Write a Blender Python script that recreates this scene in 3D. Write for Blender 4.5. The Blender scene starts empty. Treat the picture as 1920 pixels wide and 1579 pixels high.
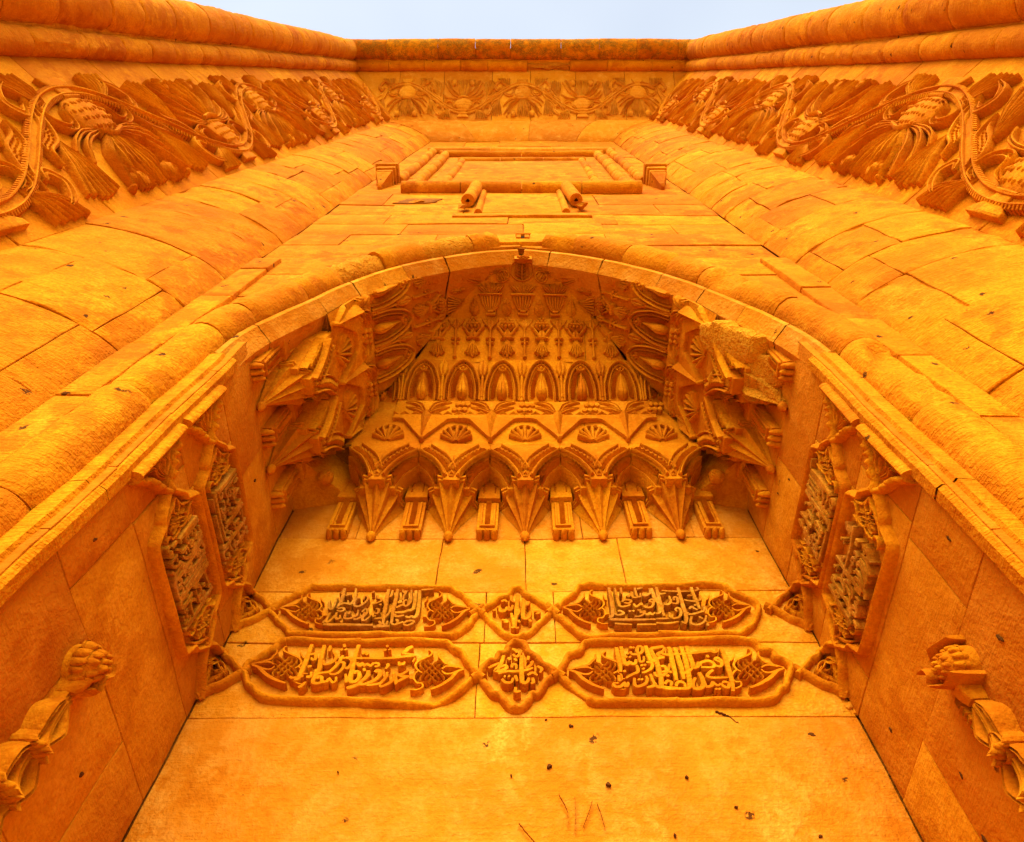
import bpy, math, random
import numpy as np
from mathutils import Vector

rnd = random.Random(11)
sc = bpy.context.scene
col = sc.collection

# ------------------------------------------------------------------ camera
PITCH = 64.433
F_PX = 1343.0                       # focal length for a picture 1920 px wide
cam_d = bpy.data.cameras.new("camera")
cam = bpy.data.objects.new("camera", cam_d)
col.objects.link(cam)
cam_d.sensor_fit = 'HORIZONTAL'
cam_d.sensor_width = 36.0
cam_d.lens = F_PX / 1920.0 * 36.0
cam_d.shift_x = -18.0 / 1920.0
cam_d.clip_start = 0.05
cam_d.clip_end = 2000.0
cam.location = (0, 0, 0)            # eye height: the ground lies 1.6 m below
cam.rotation_euler = (math.radians(90 + PITCH), 0, 0)
sc.camera = cam

# ------------------------------------------------------------------ light
SUN_EL, SUN_AZ = 38.0, 188.0        # azimuth in degrees clockwise from +Y (north); sun stands behind the viewer
world = bpy.data.worlds.new("World")
sc.world = world
world.use_nodes = True
wn = world.node_tree.nodes
wn.clear()
w_out = wn.new('ShaderNodeOutputWorld')
w_bg = wn.new('ShaderNodeBackground')
w_sky = wn.new('ShaderNodeTexSky')
w_sky.sky_type = 'NISHITA'
w_sky.sun_disc = False
w_sky.sun_elevation = math.radians(SUN_EL)
w_sky.sun_rotation = math.radians(SUN_AZ)
w_sky.altitude = 1800
w_sky.air_density = 0.8
w_sky.dust_density = 9.0
w_sky.ozone_density = 0.3
w_bg.inputs['Strength'].default_value = 0.15
# thin high haze over the whole sky, a little uneven
w_tc = wn.new('ShaderNodeTexCoord')
w_nz = wn.new('ShaderNodeTexNoise')
w_nz.inputs['Scale'].default_value = 2.2
w_nz.inputs['Detail'].default_value = 3
w_mr = wn.new('ShaderNodeMapRange')
w_mr.inputs[1].default_value = 0.35; w_mr.inputs[2].default_value = 0.68
w_mr.inputs[3].default_value = 0.48; w_mr.inputs[4].default_value = 0.80
w_mx = wn.new('ShaderNodeMix'); w_mx.data_type = 'RGBA'
w_mx.inputs[7].default_value = (2.6, 2.85, 3.1, 1.0)
_l = world.node_tree.links.new
_l(w_tc.outputs['Generated'], w_nz.inputs['Vector'])
_l(w_nz.outputs['Fac'], w_mr.inputs[0])
_l(w_mr.outputs[0], w_mx.inputs[0])
_l(w_sky.outputs[0], w_mx.inputs[6])
_l(w_mx.outputs[2], w_bg.inputs[0])
world.node_tree.links.new(w_bg.outputs[0], w_out.inputs[0])

sun_d = bpy.data.lights.new("sun", 'SUN')
sun_d.energy = 3.2
sun_d.angle = math.radians(62)
sun_d.color = (1.0, 0.95, 0.87)
sun = bpy.data.objects.new("sun", sun_d)
col.objects.link(sun)
_az, _el = math.radians(SUN_AZ), math.radians(SUN_EL)
_to_sun = Vector((math.sin(_az) * math.cos(_el), math.cos(_az) * math.cos(_el), math.sin(_el)))
sun.rotation_euler = _to_sun.to_track_quat('Z', 'Y').to_euler()
sun.location = (0, -8, 12)

vs = sc.view_settings
vs.view_transform = 'Standard'
vs.look = 'None'
vs.gamma = 1.0
vs.use_curve_mapping = False
vs.exposure = 1.27
sc.render.engine = 'CYCLES'
sc.cycles.max_bounces = 6
sc.cycles.diffuse_bounces = 4
sc.cycles.glossy_bounces = 1
sc.cycles.use_adaptive_sampling = True
sc.cycles.adaptive_threshold = 0.03

# ------------------------------------------------------------------ main dimensions, metres, eye point = origin
GROUND = -1.6
D = 2.0            # back wall of the niche
HW = 1.165         # half width of the niche
YF = 1.0           # plane of the facade that holds the arch
W = 1.60           # half width of the framed field
HT = 13.4          # its top
QO, YO = 0.70, 0.685   # the convex band: from the field corner out and forward
FR_X0, FR_X1 = 2.30, 2.97   # carved frieze, inner and outer edge (half width)
FR_Y0, FR_Y1 = 0.685, 0.0
# ------------------------------------------------------------------ materials
def nd(nt, t, **kw):
    n = nt.nodes.new(t)
    for k, v in kw.items():
        setattr(n, k, v)
    return n

def stone(name, mid, pale, dark, pit=0.5, pits=0.84, salt=0.5, bump=1.0, grime=None, grime_amt=0.0, gcov=0.0, tool=0.5, rough=0.88):
    m = bpy.data.materials.new(name)
    m.use_nodes = True
    nt = m.node_tree
    nt.nodes.clear()
    L = nt.links.new
    out = nd(nt, 'ShaderNodeOutputMaterial')
    bs = nd(nt, 'ShaderNodeBsdfPrincipled')
    L(bs.outputs[0], out.inputs[0])
    bs.inputs['Roughness'].default_value = rough
    bs.inputs['Specular IOR Level'].default_value = 0.02
    geo = nd(nt, 'ShaderNodeNewGeometry')
    inf = nd(nt, 'ShaderNodeObjectInfo')
    P = geo.outputs['Position']

    def noise(scale, detail=5, rough_=0.55, dist=0.0, vec=P):
        n = nd(nt, 'ShaderNodeTexNoise')
        n.inputs['Scale'].default_value = scale
        n.inputs['Detail'].default_value = detail
        n.inputs['Roughness'].default_value = rough_
        n.inputs['Distortion'].default_value = dist
        L(vec, n.inputs['Vector'])
        return n.outputs['Fac']

    def rng(x, a, b, c=0.0, d=1.0, smooth=False):
        n = nd(nt, 'ShaderNodeMapRange')
        n.interpolation_type = 'SMOOTHSTEP' if smooth else 'LINEAR'
        n.inputs[1].default_value = a
        n.inputs[2].default_value = b
        n.inputs[3].default_value = c
        n.inputs[4].default_value = d
        L(x, n.inputs[0])
        return n.outputs[0]

    def math_(op, a, b):
        n = nd(nt, 'ShaderNodeMath', operation=op)
        for i, x in enumerate((a, b)):
            if isinstance(x, (int, float)):
                n.inputs[i].default_value = x
            else:
                L(x, n.inputs[i])
        return n.outputs[0]

    def mix(fac, a, b, mode='MIX'):
        n = nd(nt, 'ShaderNodeMix', data_type='RGBA', blend_type=mode)
        if isinstance(fac, (int, float)):
            n.inputs[0].default_value = fac
        else:
            L(fac, n.inputs[0])
        for i, x in ((6, a), (7, b)):
            if isinstance(x, tuple):
                n.inputs[i].default_value = (*x, 1.0)
            else:
                L(x, n.inputs[i])
        return n.outputs[2]

    def vmap(scale, rot=(0, 0, 0), loc=(0, 0, 0)):
        n = nd(nt, 'ShaderNodeMapping')
        n.inputs['Scale'].default_value = scale
        n.inputs['Rotation'].default_value = rot
        n.inputs['Location'].default_value = loc
        L(P, n.inputs['Vector'])
        return n.outputs[0]

    big = noise(1.4, 2, 0.6)
    med = noise(7.0, 5, 0.76, 0.0)
    fine = noise(80, 1, 0.6)
    tl = noise(1.0, 1, 0.6, 0.0, vmap((13, 13, 120), (0.32, 0.25, 0.0)))
    c = mix(rng(big, 0.28, 0.60, 0.25, 1, True), dark, mid)
    c = mix(math_('MULTIPLY', rng(med, 0.46, 0.72, 0, 1), 0.60), c, pale)
    # reddish iron patches
    c = mix(math_('MULTIPLY', rng(math_('SUBTRACT', big, med), 0.02, 0.22, 0, 1, True), 0.75), c, dark)
    # each block its own tone
    hsv = nd(nt, 'ShaderNodeHueSaturation')
    L(rng(inf.outputs['Random'], 0, 1, 0.86, 1.08), hsv.inputs['Value'])
    L(rng(inf.outputs['Random'], 0, 1, 0.494, 0.505), hsv.inputs['Hue'])
    L(c, hsv.inputs['Color'])
    c = hsv.outputs[0]
    # salt: scuffed pale patches and scratches
    if salt > 0:
        st = noise(1.0, 2, 0.7, 0.0, vmap((5, 5, 1.4), (0, 0, 0), (4.3, 1.7, 9.1)))
        sl = math_('MULTIPLY', rng(st, 0.50, 0.80, 0, 1, True), rng(med, 0.44, 0.62, 0, 1))
        sl = math_('MAXIMUM', sl, math_('MULTIPLY', rng(tl, 0.70, 0.80), 0.35))
        c = mix(math_('MULTIPLY', sl, salt), c, tuple(min(1, 0.45 + x * 0.58) if i == 0 else x * 1.25 + (0.04 if i == 1 else 0.008) for i, x in enumerate(pale)))
    # speckle
    c = mix(rng(fine, 0.38, 0.66, 0.0, 0.40), c, dark)
    h = math_('ADD', math_('MULTIPLY', fine, 0.22), math_('MULTIPLY', med, 2.0))
    if tool > 0.3:
        h = math_('ADD', h, math_('MULTIPLY', tl, 0.55 * tool))
    # pits: sparse dark holes
    if pit > 0:
        vo = nd(nt, 'ShaderNodeTexVoronoi')
        vo.inputs['Scale'].default_value = 9.0
        va = nd(nt, 'ShaderNodeVectorMath', operation='ADD')
        L(P, va.inputs[0])
        L(math_('MULTIPLY', med, 0.16), va.inputs[1])
        L(va.outputs[0], vo.inputs['Vector'])
        sep = nd(nt, 'ShaderNodeSeparateColor')
        L(vo.outputs['Color'], sep.inputs[0])
        hole = math_('MULTIPLY', rng(vo.outputs['Distance'], 0.10, 0.16, 1, 0), rng(sep.outputs[0], pits, pits + 0.02))
        c = mix(math_('MULTIPLY', hole, pit), c, (0.045, 0.012, 0.002))
    if grime is not None:
        g1 = noise(9.0, 4, 0.75)
        gm = math_('MULTIPLY', rng(g1, 0.42 - gcov * .1, 0.58 - gcov * .08, 0.25 * gcov, 1, True), rng(fine, 0.32 - gcov * .06, 0.54 - gcov * .04, 0.3 * gcov, 1))
        c = mix(math_('MULTIPLY', gm, grime_amt), c, grime)
    L(c, bs.inputs['Base Color'])
    bp = nd(nt, 'ShaderNodeBump')
    bp.inputs['Strength'].default_value = 1.0
    bp.inputs['Distance'].default_value = 0.0115 * bump
    L(h, bp.inputs['Height'])
    L(bp.outputs[0], bs.inputs['Normal'])
    return m

ORANGE = (0.58, 0.182, 0.0020)
PALE = (0.68, 0.255, 0.005)
DEEP = (0.40, 0.092, 0.0008)
M_WALL = stone("orange_sandstone", ORANGE, PALE, DEEP, pit=0.9, pits=0.70, salt=0.55, tool=0.8, bump=1.05)
M_CARVE = stone("carved_sandstone", ORANGE, PALE, DEEP, pit=0.0, salt=0.35, tool=0.25, bump=0.8)
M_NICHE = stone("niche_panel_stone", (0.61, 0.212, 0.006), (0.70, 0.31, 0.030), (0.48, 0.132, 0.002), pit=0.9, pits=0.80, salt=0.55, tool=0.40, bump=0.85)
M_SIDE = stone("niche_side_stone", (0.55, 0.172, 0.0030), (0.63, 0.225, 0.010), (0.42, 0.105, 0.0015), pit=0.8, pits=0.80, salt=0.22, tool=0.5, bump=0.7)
M_INK = stone("grimy_lettering_stone", (0.50, 0.170, 0.006), (0.62, 0.26, 0.03), (0.34, 0.095, 0.003), pit=0, salt=0.2, bump=0.7, tool=0.2,
              grime=(0.095, 0.036, 0.001), grime_amt=0.36, gcov=0.5)
M_LICHEN = stone("lichen_stone", ORANGE, PALE, DEEP, pit=0, salt=0.4, bump=1.6, grime=(0.10, 0.070, 0.008), grime_amt=0.7)
M_MORTAR = stone("mortar_joint", (0.30, 0.088, 0.004), (0.42, 0.15, 0.015), (0.17, 0.042, 0.002), pit=0, salt=0.2, bump=1.5)
M_BRIGHTC = stone("brightened_carved_stone", (0.66, 0.245, 0.008), (0.75, 0.34, 0.03), (0.56, 0.175, 0.004), pit=0, salt=0.5, tool=0.25, bump=0.8)  # carved stone with light painted into its colour for the shaded head frieze
M_BROKEN = stone("freshly_broken_stone", (0.62, 0.225, 0.006), (0.70, 0.31, 0.02), (0.50, 0.150, 0.003), pit=0, salt=0.3, bump=3.0, tool=0.6)

# ------------------------------------------------------------------ mesh helpers
def warp(v, k=1.0):
    """hand-cut unevenness: a smooth displacement fixed in space, so that neighbours stay together"""
    x, y, z = v[:, 0], v[:, 1], v[:, 2]
    s = np.sin
    dx = s(1.9 * z + 2.3 * y + 0.4) * 0.004 + s(7.1 * z - 5.3 * x + 1.7 * y) * 0.0018 + s(23 * z + 17 * y - 11 * x) * 0.0007
    dy = s(2.1 * x - 1.7 * z + 1.1) * 0.004 + s(6.7 * x + 7.9 * z + 2.0) * 0.0018 + s(19 * x - 27 * z + 8 * y) * 0.0007
    dz = s(2.4 * x + 1.6 * y + 2.2) * 0.004 + s(8.3 * y - 6.1 * x + 0.7) * 0.0018 + s(29 * x + 13 * y + 7 * z) * 0.0007
    return v + k * np.stack([dx, dy, dz], 1)

def place(o, parent, c):
    if parent is not None:
        o.parent = parent
        w = world_loc(parent)
        o.location = (c[0] - w[0], c[1] - w[1], c[2] - w[2])
    else:
        o.location = c

WL = {}
def world_loc(o):
    return WL[o.name]

class MB:
    def __init__(self):
        self.v, self.f, self.n = [], [], 0

    def add(self, v, f):
        v = np.asarray(v, float)
        self.v.append(v)
        n = self.n
        self.f.extend([tuple(i + n for i in q) for q in f])
        self.n += len(v)
        return self

    def build(self, name, mat, parent=None, angle=38, wk=1.0):
        if not self.v:
            return None
        v = warp(np.concatenate(self.v), wk)
        c = 0.5 * (v.min(0) + v.max(0))
        me = bpy.data.meshes.new(name)
        me.from_pydata((v - c).tolist(), [], self.f)
        me.materials.append(mat)
        if angle > 0:
            me.polygons.foreach_set('use_smooth', [True] * len(me.polygons))
            me.set_sharp_from_angle(angle=math.radians(angle))
        me.update()
        o = bpy.data.objects.new(name, me)
        col.objects.link(o)
        place(o, parent, tuple(c))
        WL[o.name] = tuple(c)
        return o

def thing(name, label, cat, loc, group=None):
    o = bpy.data.objects.new(name, None)
    o.empty_display_size = 0.2
    col.objects.link(o)
    o.location = loc
    WL[o.name] = tuple(loc)
    tag(o, label, cat, group)
    return o

def tag(o, label, cat, group=None, kind=None):
    if label: o["label"] = label
    if cat: o["category"] = cat
    if group: o["group"] = group
    if kind: o["kind"] = kind
    return o

def catmull(pts, n=6, closed=False):
    p = np.asarray(pts, float)
    m = len(p)
    if m < 3:
        if m == 2:
            return np.array([p[0] + (p[1] - p[0]) * i / n for i in range(n + 1)])
        return p
    out = []
    rngi = range(m if closed else m - 1)
    for i in rngi:
        p1, p2 = p[i], p[(i + 1) % m]
        p0 = p[i - 1] if (closed or i > 0) else 2 * p1 - p2
        p3 = p[(i + 2) % m] if (closed or i + 2 < m) else 2 * p2 - p1
        for k in range(n):
            t = k / n
            out.append(0.5 * (2 * p1 + (p2 - p0) * t + (2 * p0 - 5 * p1 + 4 * p2 - p3) * t * t + (3 * p1 - p0 - 3 * p2 + p3) * t ** 3))
    if not closed:
        out.append(p[-1])
    return np.array(out)

ROUND = [(-1, 0), (-0.95, .34), (-0.75, .68), (-0.42, .91), (0, 1), (0.42, .91), (0.75, .68), (0.95, .34), (1, 0)]
FLAT = [(-1, 0), (-0.93, .9), (-0.72, 1), (0.72, 1), (0.93, .9), (1, 0)]
RIDGE = [(-1, 0), (-0.9, .35), (0, 1), (0.9, .35), (1, 0)]
VEIN = [(-1, 0), (-0.95, .6), (-0.7, .95), (-0.4, 1), (-0.12, .72), (0, .55), (0.12, .72), (0.4, 1), (0.7, .95), (0.95, .6), (1, 0)]
TWIN = [(-1, 0), (-0.96, .8), (-0.8, 1), (-0.62, .95), (-0.5, .55), (-0.3, .5), (0.3, .5), (0.5, .55), (0.62, .95), (0.8, 1), (0.96, .8), (1, 0)]
GROOVE = [(-1, 0), (-0.95, .75), (-0.75, 1), (-0.55, .8), (-0.5, .55), (-0.45, .8), (-0.25, 1), (-0.05, .8), (0, .55), (0.05, .8), (0.25, 1), (0.45, .8), (0.5, .55), (0.55, .8), (0.75, 1), (0.95, .75), (1, 0)]

def as_list(x, n):
    if callable(x):
        return np.array([x(i / max(1, n - 1)) for i in range(n)], float)
    x = np.asarray(x, float)
    if x.ndim == 0:
        return np.full(n, float(x))
    if len(x) != n:
        return np.interp(np.linspace(0, 1, n), np.linspace(0, 1, len(x)), x)
    return x

def loft(mb, chart, path, w, h, prof=ROUND, closed=False, base=-0.012, lift=0.0):
    """a raised band: path in chart coordinates (s, t), half width w, height h above the surface"""
    p = np.asarray(path, float)
    n = len(p)
    if n < 2:
        return
    w, h = as_list(w, n), as_list(h, n)
    lf = as_list(lift, n)
    if closed:
        d = np.roll(p, -1, 0) - np.roll(p, 1, 0)
    else:
        d = np.gradient(p, axis=0)
    ln = np.maximum(np.linalg.norm(d, axis=1, keepdims=True), 1e-9)
    d = d / ln
    nn = np.stack([-d[:, 1], d[:, 0]], 1)
    pr = np.asarray(prof, float)
    m = len(pr)
    S = p[:, None, 0] + nn[:, None, 0] * pr[None, :, 0] * w[:, None]
    T = p[:, None, 1] + nn[:, None, 1] * pr[None, :, 0] * w[:, None]
    H = lf[:, None] + pr[None, :, 1] * h[:, None]
    edge = (pr[:, 1] == 0)
    H[:, edge] = base
    V = chart(S.ravel(), T.ravel(), H.ravel())
    fs = []
    R = n if closed else n - 1
    for i in range(R):
        a, b = i * m, ((i + 1) % n) * m
        for j in range(m - 1):
            fs.append((a + j, a + j + 1, b + j + 1, b + j))
    if not closed:
        fs.append(tuple(range(m - 1, -1, -1)))
        fs.append(tuple(range((n - 1) * m, n * m)))
    mb.add(V, fs)

def knob(mb, chart, s, t, rs, h, rt=None, base=-0.012, n=12, k=4, sq=1.0):
    rt = rt or rs
    S, T, H = [], [], []
    for i in range(k):
        a = (i / k) * math.pi / 2
        for j in range(n):
            b = 2 * math.pi * j / n
            S.append(s + rs * math.cos(a) * math.cos(b)); T.append(t + rt * math.cos(a) * math.sin(b))
            H.append(base if i == 0 else h * math.sin(a) ** sq)
    S.append(s); T.append(t); H.append(h)
    V = chart(np.array(S), np.array(T), np.array(H))
    fs = []
    for i in range(k - 1):
        for j in range(n):
            fs.append((i * n + j, i * n + (j + 1) % n, (i + 1) * n + (j + 1) % n, (i + 1) * n + j))
    for j in range(n):
        fs.append(((k - 1) * n + j, (k - 1) * n + (j + 1) % n, k * n))
    mb.add(V, fs)

def plate(mb, chart, poly, h, bev=0.004, base=-0.012, dome=0.0, split=1, top=True):
    """a raised slab with the given outline, edges eased"""
    p = np.asarray(poly, float)
    if split > 1:
        q = []
        for i in range(len(p)):
            for k in range(split):
                q.append(p[i] + (p[(i + 1) % len(p)] - p[i]) * k / split)
        p = np.array(q)
    area = 0.5 * np.sum(p[:, 0] * np.roll(p[:, 1], -1) - np.roll(p[:, 0], -1) * p[:, 1])
    if area < 0:
        p = p[::-1]
    n = len(p)
    e = np.roll(p, -1, 0) - p
    e /= np.maximum(np.linalg.norm(e, axis=1, keepdims=True), 1e-9)
    nr = np.stack([-e[:, 1], e[:, 0]], 1)            # inward for a counter-clockwise outline
    b = nr + np.roll(nr, 1, 0)
    b /= np.maximum(np.linalg.norm(b, axis=1, keepdims=True), 1e-9)
    cosv = np.clip(np.sum(b * nr, 1, keepdims=True), 0.35, 1)
    ins = p + b / cosv * bev
    rings = [(p, base), (p, h - bev * 0.9), (p + b / cosv * bev * 0.35, h - bev * 0.25), (ins, h)]
    S = np.concatenate([r[0][:, 0] for r in rings])
    T = np.concatenate([r[0][:, 1] for r in rings])
    H = np.concatenate([np.full(n, r[1]) for r in rings])
    fs = []
    for k in range(3):
        for j in range(n):
            fs.append((k * n + j, k * n + (j + 1) % n, (k + 1) * n + (j + 1) % n, (k + 1) * n + j))
    if dome:
        c = ins.mean(0)
        S = np.concatenate([S, c[0] + (ins[:, 0] - c[0]) * .55, [c[0]]])
        T = np.concatenate([T, c[1] + (ins[:, 1] - c[1]) * .55, [c[1]]])
        H = np.concatenate([H, np.full(n, h + dome * .72), [h + dome]])
        for j in range(n):
            fs.append((3 * n + j, 3 * n + (j + 1) % n, 4 * n + (j + 1) % n, 4 * n + j))
            fs.append((4 * n + j, 4 * n + (j + 1) % n, 5 * n))
    else:
        fs.append(tuple(range(3 * n, 4 * n)))
    mb.add(chart(S, T, H), fs)

def sheet(mb, chart, s0, s1, t0, t1, ns=8, nt=8, h=0.0):
    s = np.linspace(s0, s1, ns + 1)
    t = np.linspace(t0, t1, nt + 1)
    S, T = np.meshgrid(s, t)
    V = chart(S.ravel(), T.ravel(), np.full(S.size, h))
    f = []
    for j in range(nt):
        for i in range(ns):
            a = j * (ns + 1) + i
            f.append((a, a + 1, a + ns + 2, a + ns + 1))
    mb.add(V, f)

def curved_block(mb, chart, s0, s1, t0, t1, h, gap=0.004, ns=4, nt=4, bev=0.006, rough=0.0, seed=0):
    """a stone whose face follows a curved chart; edges eased, sides go down to the bed"""
    r = random.Random(seed)
    def ax(a, b, n):
        lo, hi = a + gap, b - gap
        return np.array([lo, lo, lo + bev] + [lo + bev + (hi - lo - 2 * bev) * k / n for k in range(1, n)] + [hi - bev, hi, hi])
    s, t = ax(s0, s1, ns), ax(t0, t1, nt)
    S, T = np.meshgrid(s, t)
    H = np.full(S.shape, h)
    H[1, :] -= bev; H[-2, :] -= bev; H[:, 1] -= bev; H[:, -2] -= bev
    H[0, :] = -0.03; H[-1, :] = -0.03; H[:, 0] = -0.03; H[:, -1] = -0.03
    if rough:
        p0, p1, p2 = r.uniform(0, 6), r.uniform(0, 6), r.uniform(0, 6)
        for j in range(2, S.shape[0] - 2):
            for i in range(2, S.shape[1] - 2):
                e = math.sin(i * 1.3 + p0 + .6 * math.sin(j * .9 + p1)) * math.sin(j * 1.1 + p2)
                H[j, i] += rough * (e * .8 - .5) + r.uniform(-rough, rough) * .25
        if r.random() < .7:                      # a corner knocked off
            jj = 1 if r.random() < .5 else S.shape[0] - 2
            ii = 1 if r.random() < .5 else S.shape[1] - 2
            for dj in range(-2, 3):
                for di in range(-2, 3):
                    y_, x_ = jj + dj, ii + di
                    if 1 <= y_ < S.shape[0] - 1 and 1 <= x_ < S.shape[1] - 1 and abs(dj) + abs(di) < 3:
                        H[y_, x_] -= rough * (3 - abs(dj) - abs(di)) * r.uniform(.6, 1.3)
    V = chart(S.ravel(), T.ravel(), H.ravel())
    f = []
    q = S.shape[1]
    for j in range(S.shape[0] - 1):
        for i in range(q - 1):
            a = j * q + i
            f.append((a, a + 1, a + q + 1, a + q))
    mb.add(V, f)

def jag(poly, amt, r, seg=0.12):
    """an outline with slightly wandering edges and a nick here and there"""
    p = [np.array(x, float) for x in poly]
    out = []
    for i in range(len(p)):
        a, b = p[i], p[(i + 1) % len(p)]
        L = np.linalg.norm(b - a)
        k = max(1, int(L / seg))
        for j in range(k):
            q = a + (b - a) * j / k
            out.append(q + np.array([r.uniform(-amt, amt), r.uniform(-amt, amt)]))
    return np.array(out)

# ------------------------------------------------------------------ surfaces (charts)
def C_back(s, t, h):  return np.stack([s, D - h, t], 1)
def C_left(s, t, h):  return np.stack([-HW + h, s, t], 1)
def C_right(s, t, h): return np.stack([HW - h, s, t], 1)
def C_fac(s, t, h):   return np.stack([s, YF - h, t], 1)

def ovolo(t):
    a = t * math.pi / 2
    return QO * (.62 * (1 - np.cos(a)) + .38 * t), YF - (YF - YO) * (.62 * np.sin(a) + .38 * t), -np.cos(a) , -np.sin(a)
def C_ovl(s, t, h):
    q, y, _, _ = ovolo(t)
    a = t * math.pi / 2
    nx, ny = (YF - YO) * np.cos(a), -QO * np.sin(a)     # outward normal ~ (inward x, forward)
    b_ = .35 + .45 * t
    nx, ny = np.cos(b_ * math.pi / 2), -np.sin(b_ * math.pi / 2)
    return np.stack([-(W + q) + h * nx, y + h * ny, s], 1)
def C_ovr(s, t, h):
    v = C_ovl(s, t, h); v[:, 0] *= -1; return v
def C_ovt(s, t, h):
    q, y, _, _ = ovolo(t)
    a = t * math.pi / 2
    b_ = (.35 + .45 * t) * math.pi / 2
    k = (W + q - h * np.cos(b_)) / W           # widen with the mitre
    return np.stack([s * k, y - h * np.sin(b_), HT + q - h * np.cos(b_)], 1)

def fr_x(c):
    return FR_X0 + (FR_X1 - FR_X0) * (FR_Y0 - c) / (FR_Y0 - FR_Y1)
_fl = math.hypot(FR_X1 - FR_X0, FR_Y0 - FR_Y1)
FNX, FNY = (FR_Y0 - FR_Y1) / _fl, -(FR_X1 - FR_X0) / _fl      # the frieze is splayed: it faces inwards and forwards
def C_frl(s, t, h):   # s along (height), t across (depth y)
    return np.stack([-fr_x(t) + h * FNX, t + h * FNY, s], 1)
def C_frr(s, t, h):
    return np.stack([fr_x(t) - h * FNX, t + h * FNY, s], 1)
def C_frt(s, t, h):
    return np.stack([s, t + h * FNY, HT + fr_x(t) - W - h * FNX], 1)

# survey of the photograph: a picture point (1920 px wide) carried onto the plane of a wall
_ph = math.radians(PITCH); _c, _s = math.cos(_ph), math.sin(_ph)
def _ray(u, v):
    a = (u - 978.0) / F_PX; b = (789.5 - v) / F_PX
    return a, _c - b * _s, _s + b * _c
def on_back(u, v, Y=D):
    a, y, z = _ray(u, v); k = Y / y; return (a * k, z * k)
def on_side(u, v, X):
    a, y, z = _ray(u, v); k = X / a; return (y * k, z * k)
# ================================================================== the large structure
def simple(name, mb, mat, kind=None, label=None, cat=None, angle=38):
    o = mb.build(name, mat, None, angle)
    tag(o, label, cat, None, kind)
    return o

M_GROUND = stone("courtyard_paving", (0.58, 0.46, 0.31), (0.66, 0.55, 0.39), (0.46, 0.35, 0.22), pit=0.4, salt=0.3, bump=2.0)
g = MB()
sheet(g, lambda s, t, h: np.stack([s, t, np.full_like(s, GROUND)], 1), -400, 400, -400, 400, 8, 8)
simple("ground", g, M_GROUND, "structure")

# masonry core of the gate: left, right and head of the frame (closed masses behind every visible stone)
def box(mb, x0, x1, y0, y1, z0, z1):
    v = [(x, y, z) for z in (z0, z1) for y in (y0, y1) for x in (x0, x1)]
    mb.add(v, [(0, 2, 3, 1), (4, 5, 7, 6), (0, 1, 5, 4), (2, 6, 7, 3), (0, 4, 6, 2), (1, 3, 7, 5)])
TOPZ = HT + FR_X1 - W + 0.42
core = thing("gate_masonry_core", "plain orange sandstone mass of the gate behind its carved frame", "wall", (0, 2.6, GROUND))
m = MB(); box(m, -7.5, -FR_X1 - 0.14, -0.50, 3.2, GROUND, TOPZ); m.build("side_mass", M_WALL, core, 0)
m = MB(); box(m, FR_X1 + 0.14, 7.5, -0.50, 3.2, GROUND, TOPZ); m.build("side_mass", M_WALL, core, 0)
m = MB(); box(m, -FR_X1 - 0.138, FR_X1 + 0.138, 2.12, 3.2, GROUND, TOPZ); m.build("rear_mass", M_WALL, core, 0)
m = MB(); box(m, -FR_X1 - 0.138, FR_X1 + 0.138, -0.50, 2.118, HT + FR_X1 - W + 0.14, TOPZ - 0.002); m.build("head_mass", M_WALL, core, 0)

# ------------------------------------------------------------------ niche back wall
BWALL = thing("niche_back_wall", "flat back wall of the deep niche below the carved hood", "wall", (0, D, GROUND))
m = MB(); sheet(m, C_back, -HW - .02, HW + .02, GROUND, 3.7, 6, 12, -0.016); m.build("mortar_bed", M_MORTAR, BWALL, 0)
r_ = random.Random(3)
def wall_blocks(parent, chart, rows, mat, r, h=0.0, gap=0.0016, jit=0.0012):
    """rows: (z0, z1, [joints])"""
    for z0, z1, js in rows:
        for a, b in zip(js[:-1], js[1:]):
            q = [(a + gap, z0 + gap), (b - gap, z0 + gap), (b - gap, z1 - gap), (a + gap, z1 - gap)]
            q = jag(q, jit, r, 0.07)
            mb = MB()
            plate(mb, chart, q, h + r.uniform(-0.0025, 0.0025), bev=0.0035, base=-0.03)
            mb.build("stone_block", mat, parent, 30)
wall_blocks(BWALL, C_back, [
    (GROUND, -0.2, [-HW, HW]),
    (-0.2, 1.80, [-HW, HW]),                          # the single huge panel
    (1.80, 2.165, [-HW, -0.165, HW]),
    (2.165, 2.475, [-HW, -0.15, 0.135, HW]),
    (2.475, 2.87, [-HW, -0.375, 0.02, 0.46, HW]),
    (2.87, 3.62, [-HW, -0.80, -0.14, 0.30, 0.84, HW]),
], M_NICHE, r_)

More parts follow.
